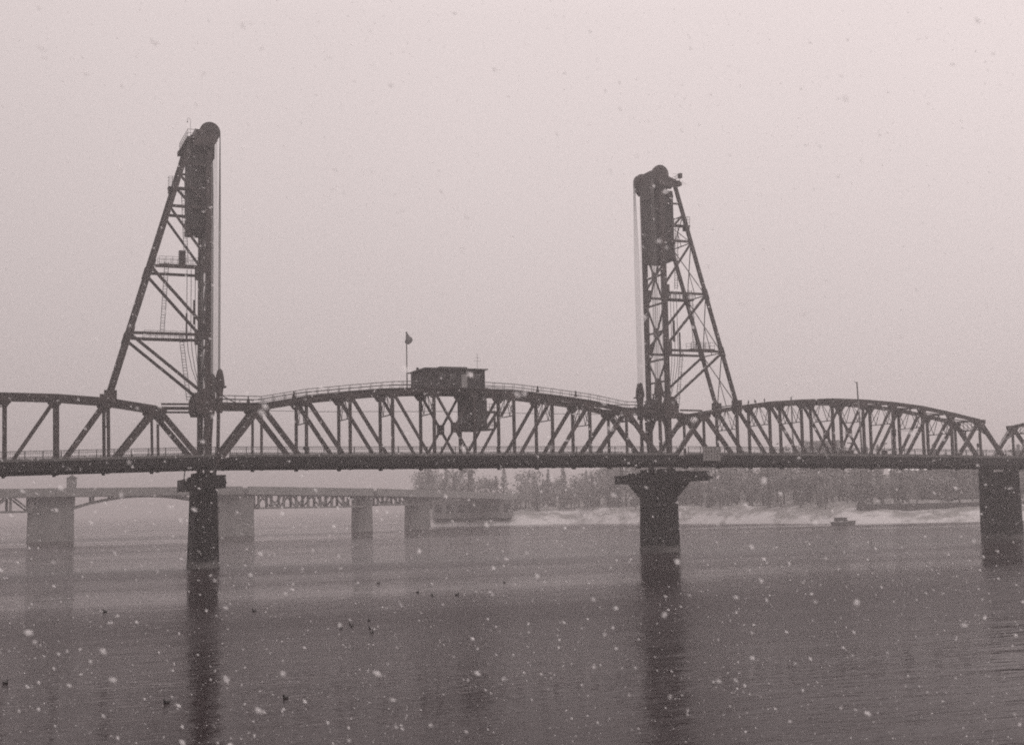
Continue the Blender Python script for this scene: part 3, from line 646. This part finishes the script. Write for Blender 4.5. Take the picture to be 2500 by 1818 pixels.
# a walker on the near sidewalk
def make_person(x, y, label):
    z = zdeck(x); r = empty('person', (x, y, z), label, 'person')
    bm_pts = {'pelvis': (0, 0, 0.95, .17), 'waist': (0, 0, 1.1, .18), 'chest': (0.02, 0, 1.35, .21), 'neck': (0.04, 0, 1.50, .075), 'head': (0.06, -0.01, 1.66, .115), 'crown': (0.06, 0, 1.76, .08),
              'kneeA': (0.10, -.10, .50, .085), 'footA': (0.05, -.11, .08, .06), 'toeA': (0.22, -.11, .05, .045), 'kneeB': (-.02, .10, .50, .085), 'footB': (-.22, .11, .10, .06), 'toeB': (-.06, .11, .05, .045),
              'shA': (0.02, -.22, 1.40, .085), 'elA': (-.06, -.27, 1.13, .065), 'haA': (0.10, -.24, .92, .04), 'shB': (0.02, .22, 1.40, .085), 'elB': (0.06, .27, 1.13, .065), 'haB': (0.22, .22, .98, .04)}
    ks = list(bm_pts); ed = [('pelvis', 'waist'), ('waist', 'chest'), ('chest', 'neck'), ('neck', 'head'), ('head', 'crown'), ('pelvis', 'kneeA'), ('kneeA', 'footA'), ('footA', 'toeA'), ('pelvis', 'kneeB'), ('kneeB', 'footB'), ('footB', 'toeB'),
                             ('chest', 'shA'), ('shA', 'elA'), ('elA', 'haA'), ('chest', 'shB'), ('shB', 'elB'), ('elB', 'haB')]
    me = bpy.data.meshes.new('body'); me.from_pydata([(x + bm_pts[k][0], y + bm_pts[k][1], z + bm_pts[k][2]) for k in ks], [(ks.index(a), ks.index(b)) for a, b in ed], [])
    o = bpy.data.objects.new('body', me); COL.objects.link(o); me.materials.append(COAT)
    o.modifiers.new('skin', 'SKIN'); sm = o.modifiers.new('sub', 'SUBSURF'); sm.levels = 1; sm.render_levels = 1
    for i, k in enumerate(ks): me.skin_vertices[0].data[i].radius = (bm_pts[k][3],) * 2
    me.skin_vertices[0].data[0].use_root = True
    o.parent = r; o.matrix_parent_inverse = parent_inv(r)
    MB().ball((x + 0.05, y, z + 1.72), 0.145, 1, 1, 0.95).build('hood', COAT, r, True)
    MB().ball((x - 0.2, y, z + 1.25), 0.24, 0.7, 0.85, 1.1).build('backpack', DECKM, r, True)
    mb = MB().ball((x + 0.155, y - 0.02, z + 1.66), 0.07, 0.6, 1, 1.3); mb.ball((x + 0.2, y - 0.02, z + 1.65), 0.022); mb.build('face', SKIN, r, True)
make_person(12.3, -4.4, 'person in a dark hooded coat with a backpack walking behind the bridge railing')

# ------------------------------------------------------------------ birds
def bird_mesh(perch):
    mb = MB()
    if perch:
        mb.ball((0, 0, 0.26), 0.13, 1.1, 0.8, 1.5); mb.ball((0.08, 0, 0.5), 0.065, 1.2, 0.9, 1); mb.beam((0.13, 0, 0.5), (0.22, 0, 0.49), 0.02, 0.02)
        mb.beam((-0.06, 0, 0.2), (-0.2, 0, -0.02), 0.09, 0.03); mb.beam((0.02, 0.04, 0.12), (0.02, 0.04, 0), 0.02, 0.02); mb.beam((0.02, -0.04, 0.12), (0.02, -0.04, 0), 0.02, 0.02)
    else:
        mb.ball((0, 0, 0.05), 0.15, 1.55, 0.9, 0.75); mb.ball((0.17, 0, 0.24), 0.065, 1.15, 0.9, 1); mb.tube([(0.15, 0, 0.1), (0.18, 0, 0.22)], 0.05, 7)
        mb.beam((0.22, 0, 0.235), (0.31, 0, 0.225), 0.04, 0.02); mb.beam((-0.18, 0, 0.1), (-0.3, 0, 0.15), 0.1, 0.03)
    me = bpy.data.meshes.new('bird'); me.from_pydata(mb.v, [], mb.f); me.update(); me.materials.append(DUCK)
    for p in me.polygons: p.use_smooth = True
    return me
pm, dm = bird_mesh(True), bird_mesh(False)
for i, (x, lab) in enumerate(((91.6, 'dark bird perched on the truss chord, nearest the tower of the three'), (93.0, 'dark bird perched on the truss chord, between two other birds'), (94.9, 'dark bird perched on the truss chord, farthest from the tower of the three'))):
    k = (x - XR[0]) / 6.674; j = int(k); zz = ZTr[j] + (ZTr[j + 1] - ZTr[j]) * (k - j) + 0.33
    o = bpy.data.objects.new('perched_bird', pm); COL.objects.link(o); o.location = (x, 0, zz); o.rotation_euler.z = (0.4, 2.6, 0.9)[i]; o.scale = (1.3,) * 3
    tag(o, lab, 'bird', 'birds perched on the truss')
ducks = [(-22.6, -78.4), (-11.8, -85.8), (7.8, -55.3), (6.5, -72.4), (6.3, -77.2), (8.4, -78.1), (19.2, -63.3), (-9.7, -104.4), (-8.7, -103.6), (-8.4, -102.0), (-6.4, -99.9), (-8.1, -105.8), (-8.8, -108.7), (-31.4, -123.1), (-25.3, -133.8), (-20.5, -135.1)]
for i, (x, y) in enumerate(ducks):
    o = bpy.data.objects.new('duck', dm); COL.objects.link(o); o.location = (x, y, 0.0); o.rotation_euler.z = random.uniform(0, 6.28)
    q = 0.8 if y > -95 else 0.62; o.scale = (q,) * 3
    tag(o, 'small dark duck floating on the open grey river', 'duck', 'ducks on the river')

# ------------------------------------------------------------------ the far bridge
fb = empty('deck_bridge', (20, 240, 0.0), 'faint low bridge fading into the snow beyond the near bridge', 'bridge')
FD = [(-90, 228, 15.1), (-9, 235, 15.3), (49, 242, 15.3), (98, 263, 14.4), (126, 285, 13.8), (165, 318, 13.0), (215, 372, 12.2)]
def fpos(t_):
    i = min(int(t_), len(FD) - 2); a, b = Vector(FD[i]), Vector(FD[i + 1]); return a.lerp(b, t_ - i)
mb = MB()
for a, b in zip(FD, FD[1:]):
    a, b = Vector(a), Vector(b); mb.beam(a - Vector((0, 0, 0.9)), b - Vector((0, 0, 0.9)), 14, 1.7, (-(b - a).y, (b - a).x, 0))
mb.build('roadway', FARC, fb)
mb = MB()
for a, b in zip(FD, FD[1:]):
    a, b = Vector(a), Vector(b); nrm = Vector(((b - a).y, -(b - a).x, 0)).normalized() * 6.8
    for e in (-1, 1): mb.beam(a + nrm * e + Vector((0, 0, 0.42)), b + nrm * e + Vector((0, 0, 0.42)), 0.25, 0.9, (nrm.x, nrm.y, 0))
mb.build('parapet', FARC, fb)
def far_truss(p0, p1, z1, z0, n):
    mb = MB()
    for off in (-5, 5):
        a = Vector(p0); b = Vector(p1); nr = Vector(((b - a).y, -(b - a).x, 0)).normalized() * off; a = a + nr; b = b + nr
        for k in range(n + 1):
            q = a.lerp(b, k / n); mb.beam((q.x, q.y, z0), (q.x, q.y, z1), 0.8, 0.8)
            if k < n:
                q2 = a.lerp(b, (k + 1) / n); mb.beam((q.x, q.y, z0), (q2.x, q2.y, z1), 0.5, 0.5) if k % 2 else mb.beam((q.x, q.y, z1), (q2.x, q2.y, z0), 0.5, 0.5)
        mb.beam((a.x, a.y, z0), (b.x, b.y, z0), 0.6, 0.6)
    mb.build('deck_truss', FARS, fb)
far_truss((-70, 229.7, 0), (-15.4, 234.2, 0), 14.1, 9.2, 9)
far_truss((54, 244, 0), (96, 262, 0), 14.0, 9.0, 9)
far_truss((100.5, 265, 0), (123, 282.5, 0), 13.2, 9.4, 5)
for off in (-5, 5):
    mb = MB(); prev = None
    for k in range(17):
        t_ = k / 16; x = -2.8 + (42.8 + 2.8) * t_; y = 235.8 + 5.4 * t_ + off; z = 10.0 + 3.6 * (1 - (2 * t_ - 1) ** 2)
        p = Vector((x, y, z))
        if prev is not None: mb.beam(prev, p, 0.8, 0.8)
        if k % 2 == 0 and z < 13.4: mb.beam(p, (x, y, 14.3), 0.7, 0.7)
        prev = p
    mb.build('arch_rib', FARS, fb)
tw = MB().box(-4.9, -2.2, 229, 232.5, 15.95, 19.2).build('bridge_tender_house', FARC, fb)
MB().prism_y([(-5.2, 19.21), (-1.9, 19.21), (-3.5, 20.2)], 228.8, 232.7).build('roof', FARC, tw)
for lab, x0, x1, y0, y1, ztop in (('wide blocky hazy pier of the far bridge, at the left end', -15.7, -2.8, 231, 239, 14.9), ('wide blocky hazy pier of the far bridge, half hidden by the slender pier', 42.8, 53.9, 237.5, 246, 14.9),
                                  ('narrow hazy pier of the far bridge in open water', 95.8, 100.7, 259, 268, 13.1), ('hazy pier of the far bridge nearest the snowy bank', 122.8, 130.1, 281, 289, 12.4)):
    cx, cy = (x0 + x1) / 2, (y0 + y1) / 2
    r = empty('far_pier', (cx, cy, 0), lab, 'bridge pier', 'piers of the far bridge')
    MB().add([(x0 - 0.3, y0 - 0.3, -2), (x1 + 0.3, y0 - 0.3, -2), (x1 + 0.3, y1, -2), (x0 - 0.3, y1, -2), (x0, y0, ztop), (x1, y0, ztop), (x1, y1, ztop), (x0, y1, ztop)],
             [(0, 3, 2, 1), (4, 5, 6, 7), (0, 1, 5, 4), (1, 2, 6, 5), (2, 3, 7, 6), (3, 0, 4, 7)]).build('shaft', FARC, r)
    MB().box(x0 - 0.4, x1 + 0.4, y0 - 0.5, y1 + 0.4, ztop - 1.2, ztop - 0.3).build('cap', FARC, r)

# ------------------------------------------------------------------ river bank, trees, buildings
SH = [(420, 960), (262, 640), (178, 420), (146, 330), (168, 320), (208, 318), (222, 262), (229, 221), (236, 190), (240, 166), (274, 147), (330, 120), (420, 70), (560, 0), (800, -120)]
rows = [(0, -1.0), (2.5, 0.6), (6, 2.2), (11, 4.4), (17, 6.0), (26, 6.6), (60, 7.2), (150, 9.5), (600, 16)]
fine = []
for a, b in zip(SH, SH[1:]):
    k = max(2, int((Vector(b) - Vector(a)).length / 4))
    fine += [Vector(a).lerp(Vector(b), q / k) for q in range(k)]
fine.append(Vector(SH[-1]))
vs = []; C2 = Vector((CAM.x, CAM.y))
def bank_pt(p, r, z):
    d = (p - C2).normalized(); q = p + d * r
    j = noise.noise(Vector((q.x * 0.09, q.y * 0.09, r * 0.1))) * min(r, 12) * 0.14
    return (q.x, q.y, z + (j if 0 < r < 100 else 0))
for r, z in rows: vs += [bank_pt(p, r, z) for p in fine]
nf = len(fine)
fs = [(i * nf + j, i * nf + j + 1, (i + 1) * nf + j + 1, (i + 1) * nf + j) for i in range(len(rows) - 1) for j in range(nf - 1)]
bankm = mat('snowy bank', (0.62, 0.61, 0.61), 0.95, 0, 0.1, 0.3)
t_ = bankm.node_tree; bs = t_.nodes['Principled BSDF']
nz = t_.nodes.new('ShaderNodeTexNoise'); nz.inputs['Scale'].default_value = 0.11; nz.inputs['Detail'].default_value = 7; nz.inputs['Roughness'].default_value = 0.65
gg = t_.nodes.new('ShaderNodeNewGeometry'); mp = t_.nodes.new('ShaderNodeMapping'); mp.inputs['Scale'].default_value = (1, 1, 2.5)
t_.links.new(gg.outputs['Position'], mp.inputs[0]); t_.links.new(mp.outputs[0], nz.inputs['Vector'])
mr = t_.nodes.new('ShaderNodeMapRange'); mr.inputs['From Min'].default_value = 0.47; mr.inputs['From Max'].default_value = 0.58; t_.links.new(nz.outputs['Fac'], mr.inputs['Value'])
mx = t_.nodes.new('ShaderNodeMix'); mx.data_type = 'RGBA'; mx.inputs['A'].default_value = (0.40, 0.39, 0.39, 1); mx.inputs['B'].default_value = (0.18, 0.175, 0.17, 1)  # dark patches lightened, haze fade put into the bank colour
t_.links.new(mr.outputs[0], mx.inputs['Factor']); t_.links.new(mx.outputs['Result'], bs.inputs['Base Color'])
bk = MB().add(vs, fs).build('riverbank', bankm, None, True); tag(bk, 'snow covered river bank rising from the water', 'ground', kind='structure')

t_.links.remove(mr.inputs['Value'].links[0])      # brush and rock take over above the flood line
sz_ = t_.nodes.new('ShaderNodeSeparateXYZ'); t_.links.new(gg.outputs['Position'], sz_.inputs[0])
bz = t_.nodes.new('ShaderNodeMath'); bz.operation = 'MULTIPLY_ADD'; bz.inputs[1].default_value = 0.028
t_.links.new(sz_.outputs['Z'], bz.inputs[0]); t_.links.new(nz.outputs['Fac'], bz.inputs[2]); t_.links.new(bz.outputs[0], mr.inputs['Value'])
mr.inputs['From Min'].default_value = 0.52; mr.inputs['From Max'].default_value = 0.66
# a low wooded rise behind the trees
HL = [p for p in fine if p.x > 168 and p.y < 330]; vs = []; hr = [(78, 6.0), (92, 11), (108, 15.5), (126, 18), (150, 18.5), (240, 15), (420, 10)]
for r_, z_ in hr:
    for k, p in enumerate(HL):
        d = (p - C2).normalized(); q = p + d * r_; e = min(1.0, 0.35 + k / 14)
        vs.append((q.x, q.y, 6 + (z_ - 6) * e + noise.noise(Vector((q.x * 0.06, q.y * 0.06, r_ * 0.05))) * 2.6 * (1 if r_ > 80 else 0) + noise.noise(Vector((q.x * 0.3, q.y * 0.3, 3.0))) * 1.2 * (1 if r_ > 80 else 0)))
nh = len(HL)
hill = MB().add(vs, [(i * nh + j, i * nh + j + 1, (i + 1) * nh + j + 1, (i + 1) * nh + j) for i in range(len(hr) - 1) for j in range(nh - 1)]).build('hill', mat('wooded slope', (0.13, 0.126, 0.122), 0.95, 0, 0.5, 0.25), None, True)
tag(hill, 'low wooded slope behind the far bank', 'hill', kind='structure')

# tree kinds: tapered trunk, limbs and a crown of many small leaf-clump faces
def tree_meshes(kind, h, wd, seed):
    rnd = random.Random(seed); tr = MB(); cr = MB()
    tr.tube([(0, 0, -0.8), (0.1, 0, h * 0.3), (-0.1, 0.1, h * 0.62), (0, 0, h * 0.93)], 0.032 * h, 7, 0.05)
    limbs = []
    for k in range(16 if kind == 'broad' else 10):
        z = h * rnd.uniform(0.25, 0.85); a = rnd.uniform(0, 6.28)
        ln = wd * (rnd.uniform(0.6, 1.0) if kind == 'broad' else 0.9 * (1 - z / h) + 0.1)
        e = Vector((math.cos(a) * ln, math.sin(a) * ln, z + (ln * rnd.uniform(0.3, 0.8) if kind == 'broad' else -ln * 0.2)))
        tr.tube([(0, 0, z), (e.x * 0.5, e.y * 0.5, (z + e.z) / 2 + 0.2), tuple(e)], 0.11, 5, 0.03); limbs.append((Vector((0, 0, z)), e))
    nq = 420 if kind == 'broad' else 380
    for k in range(nq):
        if kind == 'broad':
            a, e = rnd.choice(limbs); c = a.lerp(e, rnd.uniform(0.35, 1.15)) + Vector([rnd.gauss(0, 0.75) for _ in range(3)])
        else:
            z = h * (0.1 + 0.9 * rnd.random() ** 1.3); r = wd * (1.03 - z / h) ** 0.9 * math.sqrt(rnd.uniform(0.15, 1)) * (0.75 + 0.25 * math.sin(z * 3.1)); a = rnd.uniform(0, 6.28)
            c = Vector((math.cos(a) * r, math.sin(a) * r, z))
        sz = rnd.uniform(0.22, 0.55); u = Vector([rnd.gauss(0, 1) for _ in range(3)]).normalized(); v_ = u.cross(Vector([rnd.gauss(0, 1) for _ in range(3)])).normalized()
        cr.add([c - u * sz, c + v_ * sz * 0.7, c + u * sz, c - v_ * sz * 0.7], [(0, 1, 2, 3)])
    return tr, cr
protos = []
for kind, h, wd, sd_ in (('broad', 13, 5.0, 1), ('conifer', 16, 3.2, 2), ('broad', 11, 4.6, 3), ('conifer', 13, 3.0, 4), ('broad', 15, 5.6, 5)):
    tr, cr = tree_meshes(kind, h, wd, sd_); protos.append((kind, tr, cr))
pobjs = {}
def place_tree(i, x, y, z, s_):
    kind, tr, cr = protos[i]
    name = 'bare_tree' if kind == 'broad' else 'conifer_tree'
    label = 'hazy bare spreading tree in the row on the snowy far bank' if kind == 'broad' else 'hazy dark pointed evergreen in the row on the snowy far bank'
    if i not in pobjs:
        r = empty(name, (0, 0, 0), label, 'tree', 'bare trees on the far bank' if kind == 'broad' else 'evergreens on the far bank')
        tr.build('trunk', BARK, r); cr.build('crown', LEAFB if kind == 'broad' else LEAFD, r); pobjs[i] = r
    else: r = copy_tree(pobjs[i])
    r.location = (x, y, z); r.rotation_euler.z = random.uniform(0, 6.28); r.scale = (s_, s_, s_ * random.uniform(0.9, 1.12))
rt_ = random.Random(11)
span_pts = [p for p in fine if 150 < p.x < 330 and p.y < 420]
for k, p in enumerate(span_pts):
    for rr, zz in ((17, 5.9), (30, 6.4), (46, 7.0), (70, 7.5)):
        if rt_.random() < (0.62 if rr < 25 else 0.72):
            q = bank_pt(p + Vector((rt_.uniform(-2, 2), rt_.uniform(-2, 2))), rr + rt_.uniform(-3, 6), zz - 0.3)
            s_ = rt_.uniform(0.55, 1.05) if rr < 25 else (rt_.uniform(0.8, 1.2) if rr < 40 else rt_.uniform(1.0, 1.5))
            place_tree(rt_.choice((0, 1, 2, 3, 4)), q[0], q[1], q[2], s_)

def building(label, cx, cy, wd, dp, h, m_, rot, floors, cols, flat=True, zb_=6.0):
    r = empty('far_building', (0, 0, 0), label, 'building', 'buildings behind the far bank')
    wl = MB().box(-wd / 2, wd / 2, -dp / 2, dp / 2, 0, h).build('walls', m_, r)
    if flat: MB().box(-wd / 2 - 0.25, wd / 2 + 0.25, -dp / 2 - 0.25, dp / 2 + 0.25, h + 0.003, h + 0.7).build('roof', BRICKD, r)
    else: MB().prism_x([(-dp / 2 - 0.5, h + 0.003), (dp / 2 + 0.5, h + 0.003), (0, h + dp * 0.22)], -wd / 2 - 0.5, wd / 2 + 0.5).build('roof', BRICK, r)
    for f_ in range(floors):
        for c in range(cols):
            x = -wd / 2 + wd * (c + 0.5) / cols; z = h * (f_ + 0.35) / floors
            MB().box(x - wd / cols * 0.3, x + wd / cols * 0.3, -dp / 2 - 0.06, -dp / 2 - 0.003, z, z + h / floors * 0.5).build('window', DARKW, wl)
    r.location = (cx, cy, zb_); r.rotation_euler.z = rot
building('low dark warehouse at the water where the far bridge lands', 168, 334, 34, 16, 7.0, BRICKD, -0.35, 1, 7, True, 3.4)
building('pale slab block standing high behind the bare trees', 262, 330, 30, 16, 22, BRICK, -0.75, 6, 7, True, 7)
building('tall narrow dark block behind the trees near the flared pier', 300, 262, 14, 14, 24, BRICKD, -0.85, 7, 4, True, 8)
building('long low shed with a pitched roof behind the trees', 322, 215, 40, 16, 11, BRICK, -0.9, 2, 9, False, 8)
building('broad pale office block behind the seawall', 372, 190, 36, 18, 19, BRICK, -1.0, 5, 8, True, 9)
building('dark stepped block at the right end of the bank', 420, 150, 30, 20, 17, BRICKD, -1.05, 4, 6, True, 9)

# seawall with a walkway, and a moored boat
mb = MB(); wp = [Vector((243, 169)), Vector((256, 160)), Vector((275, 151.5)), Vector((300, 140)), Vector((332, 124)), Vector((380, 99))]
for a, b in zip(wp, wp[1:]):
    d = ((a + b) / 2 - C2).normalized() * 9
    mb.beam((a.x + d.x, a.y + d.y, 5.0), (b.x + d.x, b.y + d.y, 5.0), 1.6, 2.8, (d.x, d.y, 0))
sw = mb.build('seawall', WALLM); tag(sw, 'long dark seawall with snow on its top, above the white shore', 'wall')
mb = MB(); hx = [(-4.2, 0.0), (-3.8, 1.1), (0, 1.35), (2.6, 1.1), (4.4, 0.0), (2.6, -1.1), (0, -1.35), (-3.8, -1.1)]
bt = empty('moored_boat', (227.5, 156, 0), 'small dark cabin boat moored against the snowy far shore', 'boat')
vs = [(x * 0.86, y * 0.75, -0.3) for x, y in hx] + [(x, y, 1.0 + (0.35 if x > 2.4 else 0)) for x, y in hx]
hu = MB().add(vs, [tuple(range(7, -1, -1)), tuple(range(8, 16))] + [(i, (i + 1) % 8, 8 + (i + 1) % 8, 8 + i) for i in range(8)]).build('hull', HULL, bt)
cbn = MB().prism_y([(-2.6, 1.03), (1.6, 1.03), (1.1, 2.3), (-2.5, 2.3)], -0.9, 0.9).build('cabin', HULL, bt)
MB().box(-2.75, 1.3, -1.0, 1.0, 2.303, 2.42).build('cabin_roof', HULL, bt)
for k in range(3): MB().box(-2.2 + 1.05 * k, -1.5 + 1.05 * k, -0.93, -0.903, 1.5, 2.0).build('window', DARKW, cbn)
MB().tube([(-0.5, 0, 2.4), (-0.5, 0, 4.2)], 0.05, 6).build('mast', RAIL, bt)
hu.matrix_parent_inverse = Matrix.Identity(4) if hu.parent else hu.matrix_parent_inverse
for ch in bt.children: ch.matrix_parent_inverse = Matrix.Identity(4); ch.parent = bt
bt.rotation_euler.z = -0.35

# ------------------------------------------------------------------ water
wm = bpy.data.materials.new('river water'); wm.use_nodes = True; t_ = wm.node_tree; bs = t_.nodes['Principled BSDF']
bs.inputs['Base Color'].default_value = (0.016, 0.011, 0.012, 1); bs.inputs['IOR'].default_value = 1.11
g = t_.nodes.new('ShaderNodeNewGeometry')
def noise_n(scale, sx, sy, rot=0.0, detail=3):
    mp = t_.nodes.new('ShaderNodeMapping'); mp.inputs['Scale'].default_value = (sx, sy, 1); mp.inputs['Rotation'].default_value = (0, 0, rot)
    n_ = t_.nodes.new('ShaderNodeTexNoise'); n_.inputs['Scale'].default_value = scale; n_.inputs['Detail'].default_value = detail
    t_.links.new(g.outputs['Position'], mp.inputs[0]); t_.links.new(mp.outputs[0], n_.inputs['Vector']); return n_
# wind streaks lying across the river: calmer and rougher bands
band = noise_n(0.011, 0.35, 2.6, 0.36, 4)
br = t_.nodes.new('ShaderNodeMapRange'); br.inputs['From Min'].default_value = 0.38; br.inputs['From Max'].default_value = 0.62
br.inputs['To Min'].default_value = 0.07; br.inputs['To Max'].default_value = 0.25; t_.links.new(band.outputs['Fac'], br.inputs['Value'])
t_.links.new(br.outputs[0], bs.inputs['Roughness'])
rip = noise_n(0.9, 0.45, 1.6, 0.30, 4); sw_ = noise_n(0.22, 0.5, 1.4, 0.42, 3)
a1 = t_.nodes.new('ShaderNodeMath'); a1.operation = 'MULTIPLY_ADD'; a1.inputs[1].default_value = 2.0
t_.links.new(sw_.outputs['Fac'], a1.inputs[0]); t_.links.new(rip.outputs['Fac'], a1.inputs[2])
bst = t_.nodes.new('ShaderNodeMapRange'); bst.inputs['From Min'].default_value = 0.38; bst.inputs['From Max'].default_value = 0.62
bst.inputs['To Min'].default_value = 0.25; bst.inputs['To Max'].default_value = 1.0; t_.links.new(band.outputs['Fac'], bst.inputs['Value'])
bp = t_.nodes.new('ShaderNodeBump'); bp.inputs['Distance'].default_value = 0.17
t_.links.new(bst.outputs[0], bp.inputs['Strength']); t_.links.new(a1.outputs[0], bp.inputs['Height']); t_.links.new(bp.outputs[0], bs.inputs['Normal'])
wa = MB().add([(-3000, -1200, 0), (3000, -1200, 0), (3000, 3000, 0), (-3000, 3000, 0)], [(0, 1, 2, 3)]).build('water', wm)
tag(wa, 'wide grey rippled river', 'water', kind='structure')

# ------------------------------------------------------------------ falling snow: real flakes in the air before the camera
fl = random.Random(21); mb = MB(); wind = (r3 * 0.72 - u3 * 0.62 + f2 * 0.2).normalized()
OCT = [(0, 4, 2), (0, 2, 5), (0, 5, 3), (0, 3, 4), (1, 2, 4), (1, 5, 2), (1, 3, 5), (1, 4, 3)]
def flake(d, sx, sy, size):
    c = CAM + f2 * d + r3 * (sx * d) + u3 * (sy * d)
    if c.z < 0.2: return
    a = (wind + Vector([fl.gauss(0, 0.35) for _ in range(3)])).normalized(); b = a.cross(Vector([fl.gauss(0, 1) for _ in range(3)])).normalized(); e = a.cross(b)
    l = size * fl.uniform(1.1, 2.1); j = lambda: fl.uniform(0.75, 1.25)
    mb.add([c + a * l * j(), c - a * l * j(), c + b * size * j(), c - b * size * j(), c + e * size * j(), c - e * size * j()], OCT)
for k in range(46000):
    d = 25 * fl.random() ** 0.5
    if d < 2.0: continue
    flake(d, fl.uniform(-0.62, 0.62), fl.uniform(-0.45, 0.5), fl.choice((0.0022, 0.003, 0.0036, 0.0044, 0.0055)))
snm = mat('snow flake', (0.95, 0.94, 0.94), 0.9, 0, 0.0, 1.0); t_ = snm.node_tree
ms = t_.nodes.new('ShaderNodeMixShader'); tr_ = t_.nodes.new('ShaderNodeBsdfTranslucent'); tr_.inputs['Color'].default_value = (1, 0.99, 0.99, 1); ms.inputs[0].default_value = 0.5
t_.links.new(t_.nodes['Principled BSDF'].outputs[0], ms.inputs[1]); t_.links.new(tr_.outputs[0], ms.inputs[2]); ms2 = t_.nodes.new('ShaderNodeMixShader'); tp_ = t_.nodes.new('ShaderNodeBsdfTransparent'); ms2.inputs[0].default_value = 0.40; t_.links.new(tp_.outputs[0], ms2.inputs[1]); t_.links.new(ms.outputs[0], ms2.inputs[2]); t_.links.new(ms2.outputs[0], t_.nodes['Material Output'].inputs['Surface'])
sn = mb.build('falling_snow', snm); tag(sn, 'snow flakes falling through the air', 'snow', kind='stuff')

# ------------------------------------------------------------------ haze of the snowfall
hm = bpy.data.materials.new('haze'); hm.use_nodes = True; t_ = hm.node_tree; t_.nodes.clear()
vo = t_.nodes.new('ShaderNodeVolumePrincipled'); vo.inputs['Color'].default_value = (0.82, 0.785, 0.785, 1); vo.inputs['Density'].default_value = 0.00095; vo.inputs['Anisotropy'].default_value = 0.6
mo = t_.nodes.new('ShaderNodeOutputMaterial'); t_.links.new(vo.outputs[0], mo.inputs['Volume'])
hz = MB().box(-3100, 3100, -1300, 3100, -4.0, 75).build('haze', hm); tag(hz, 'pale snowfall haze filling the air', 'haze', kind='stuff')
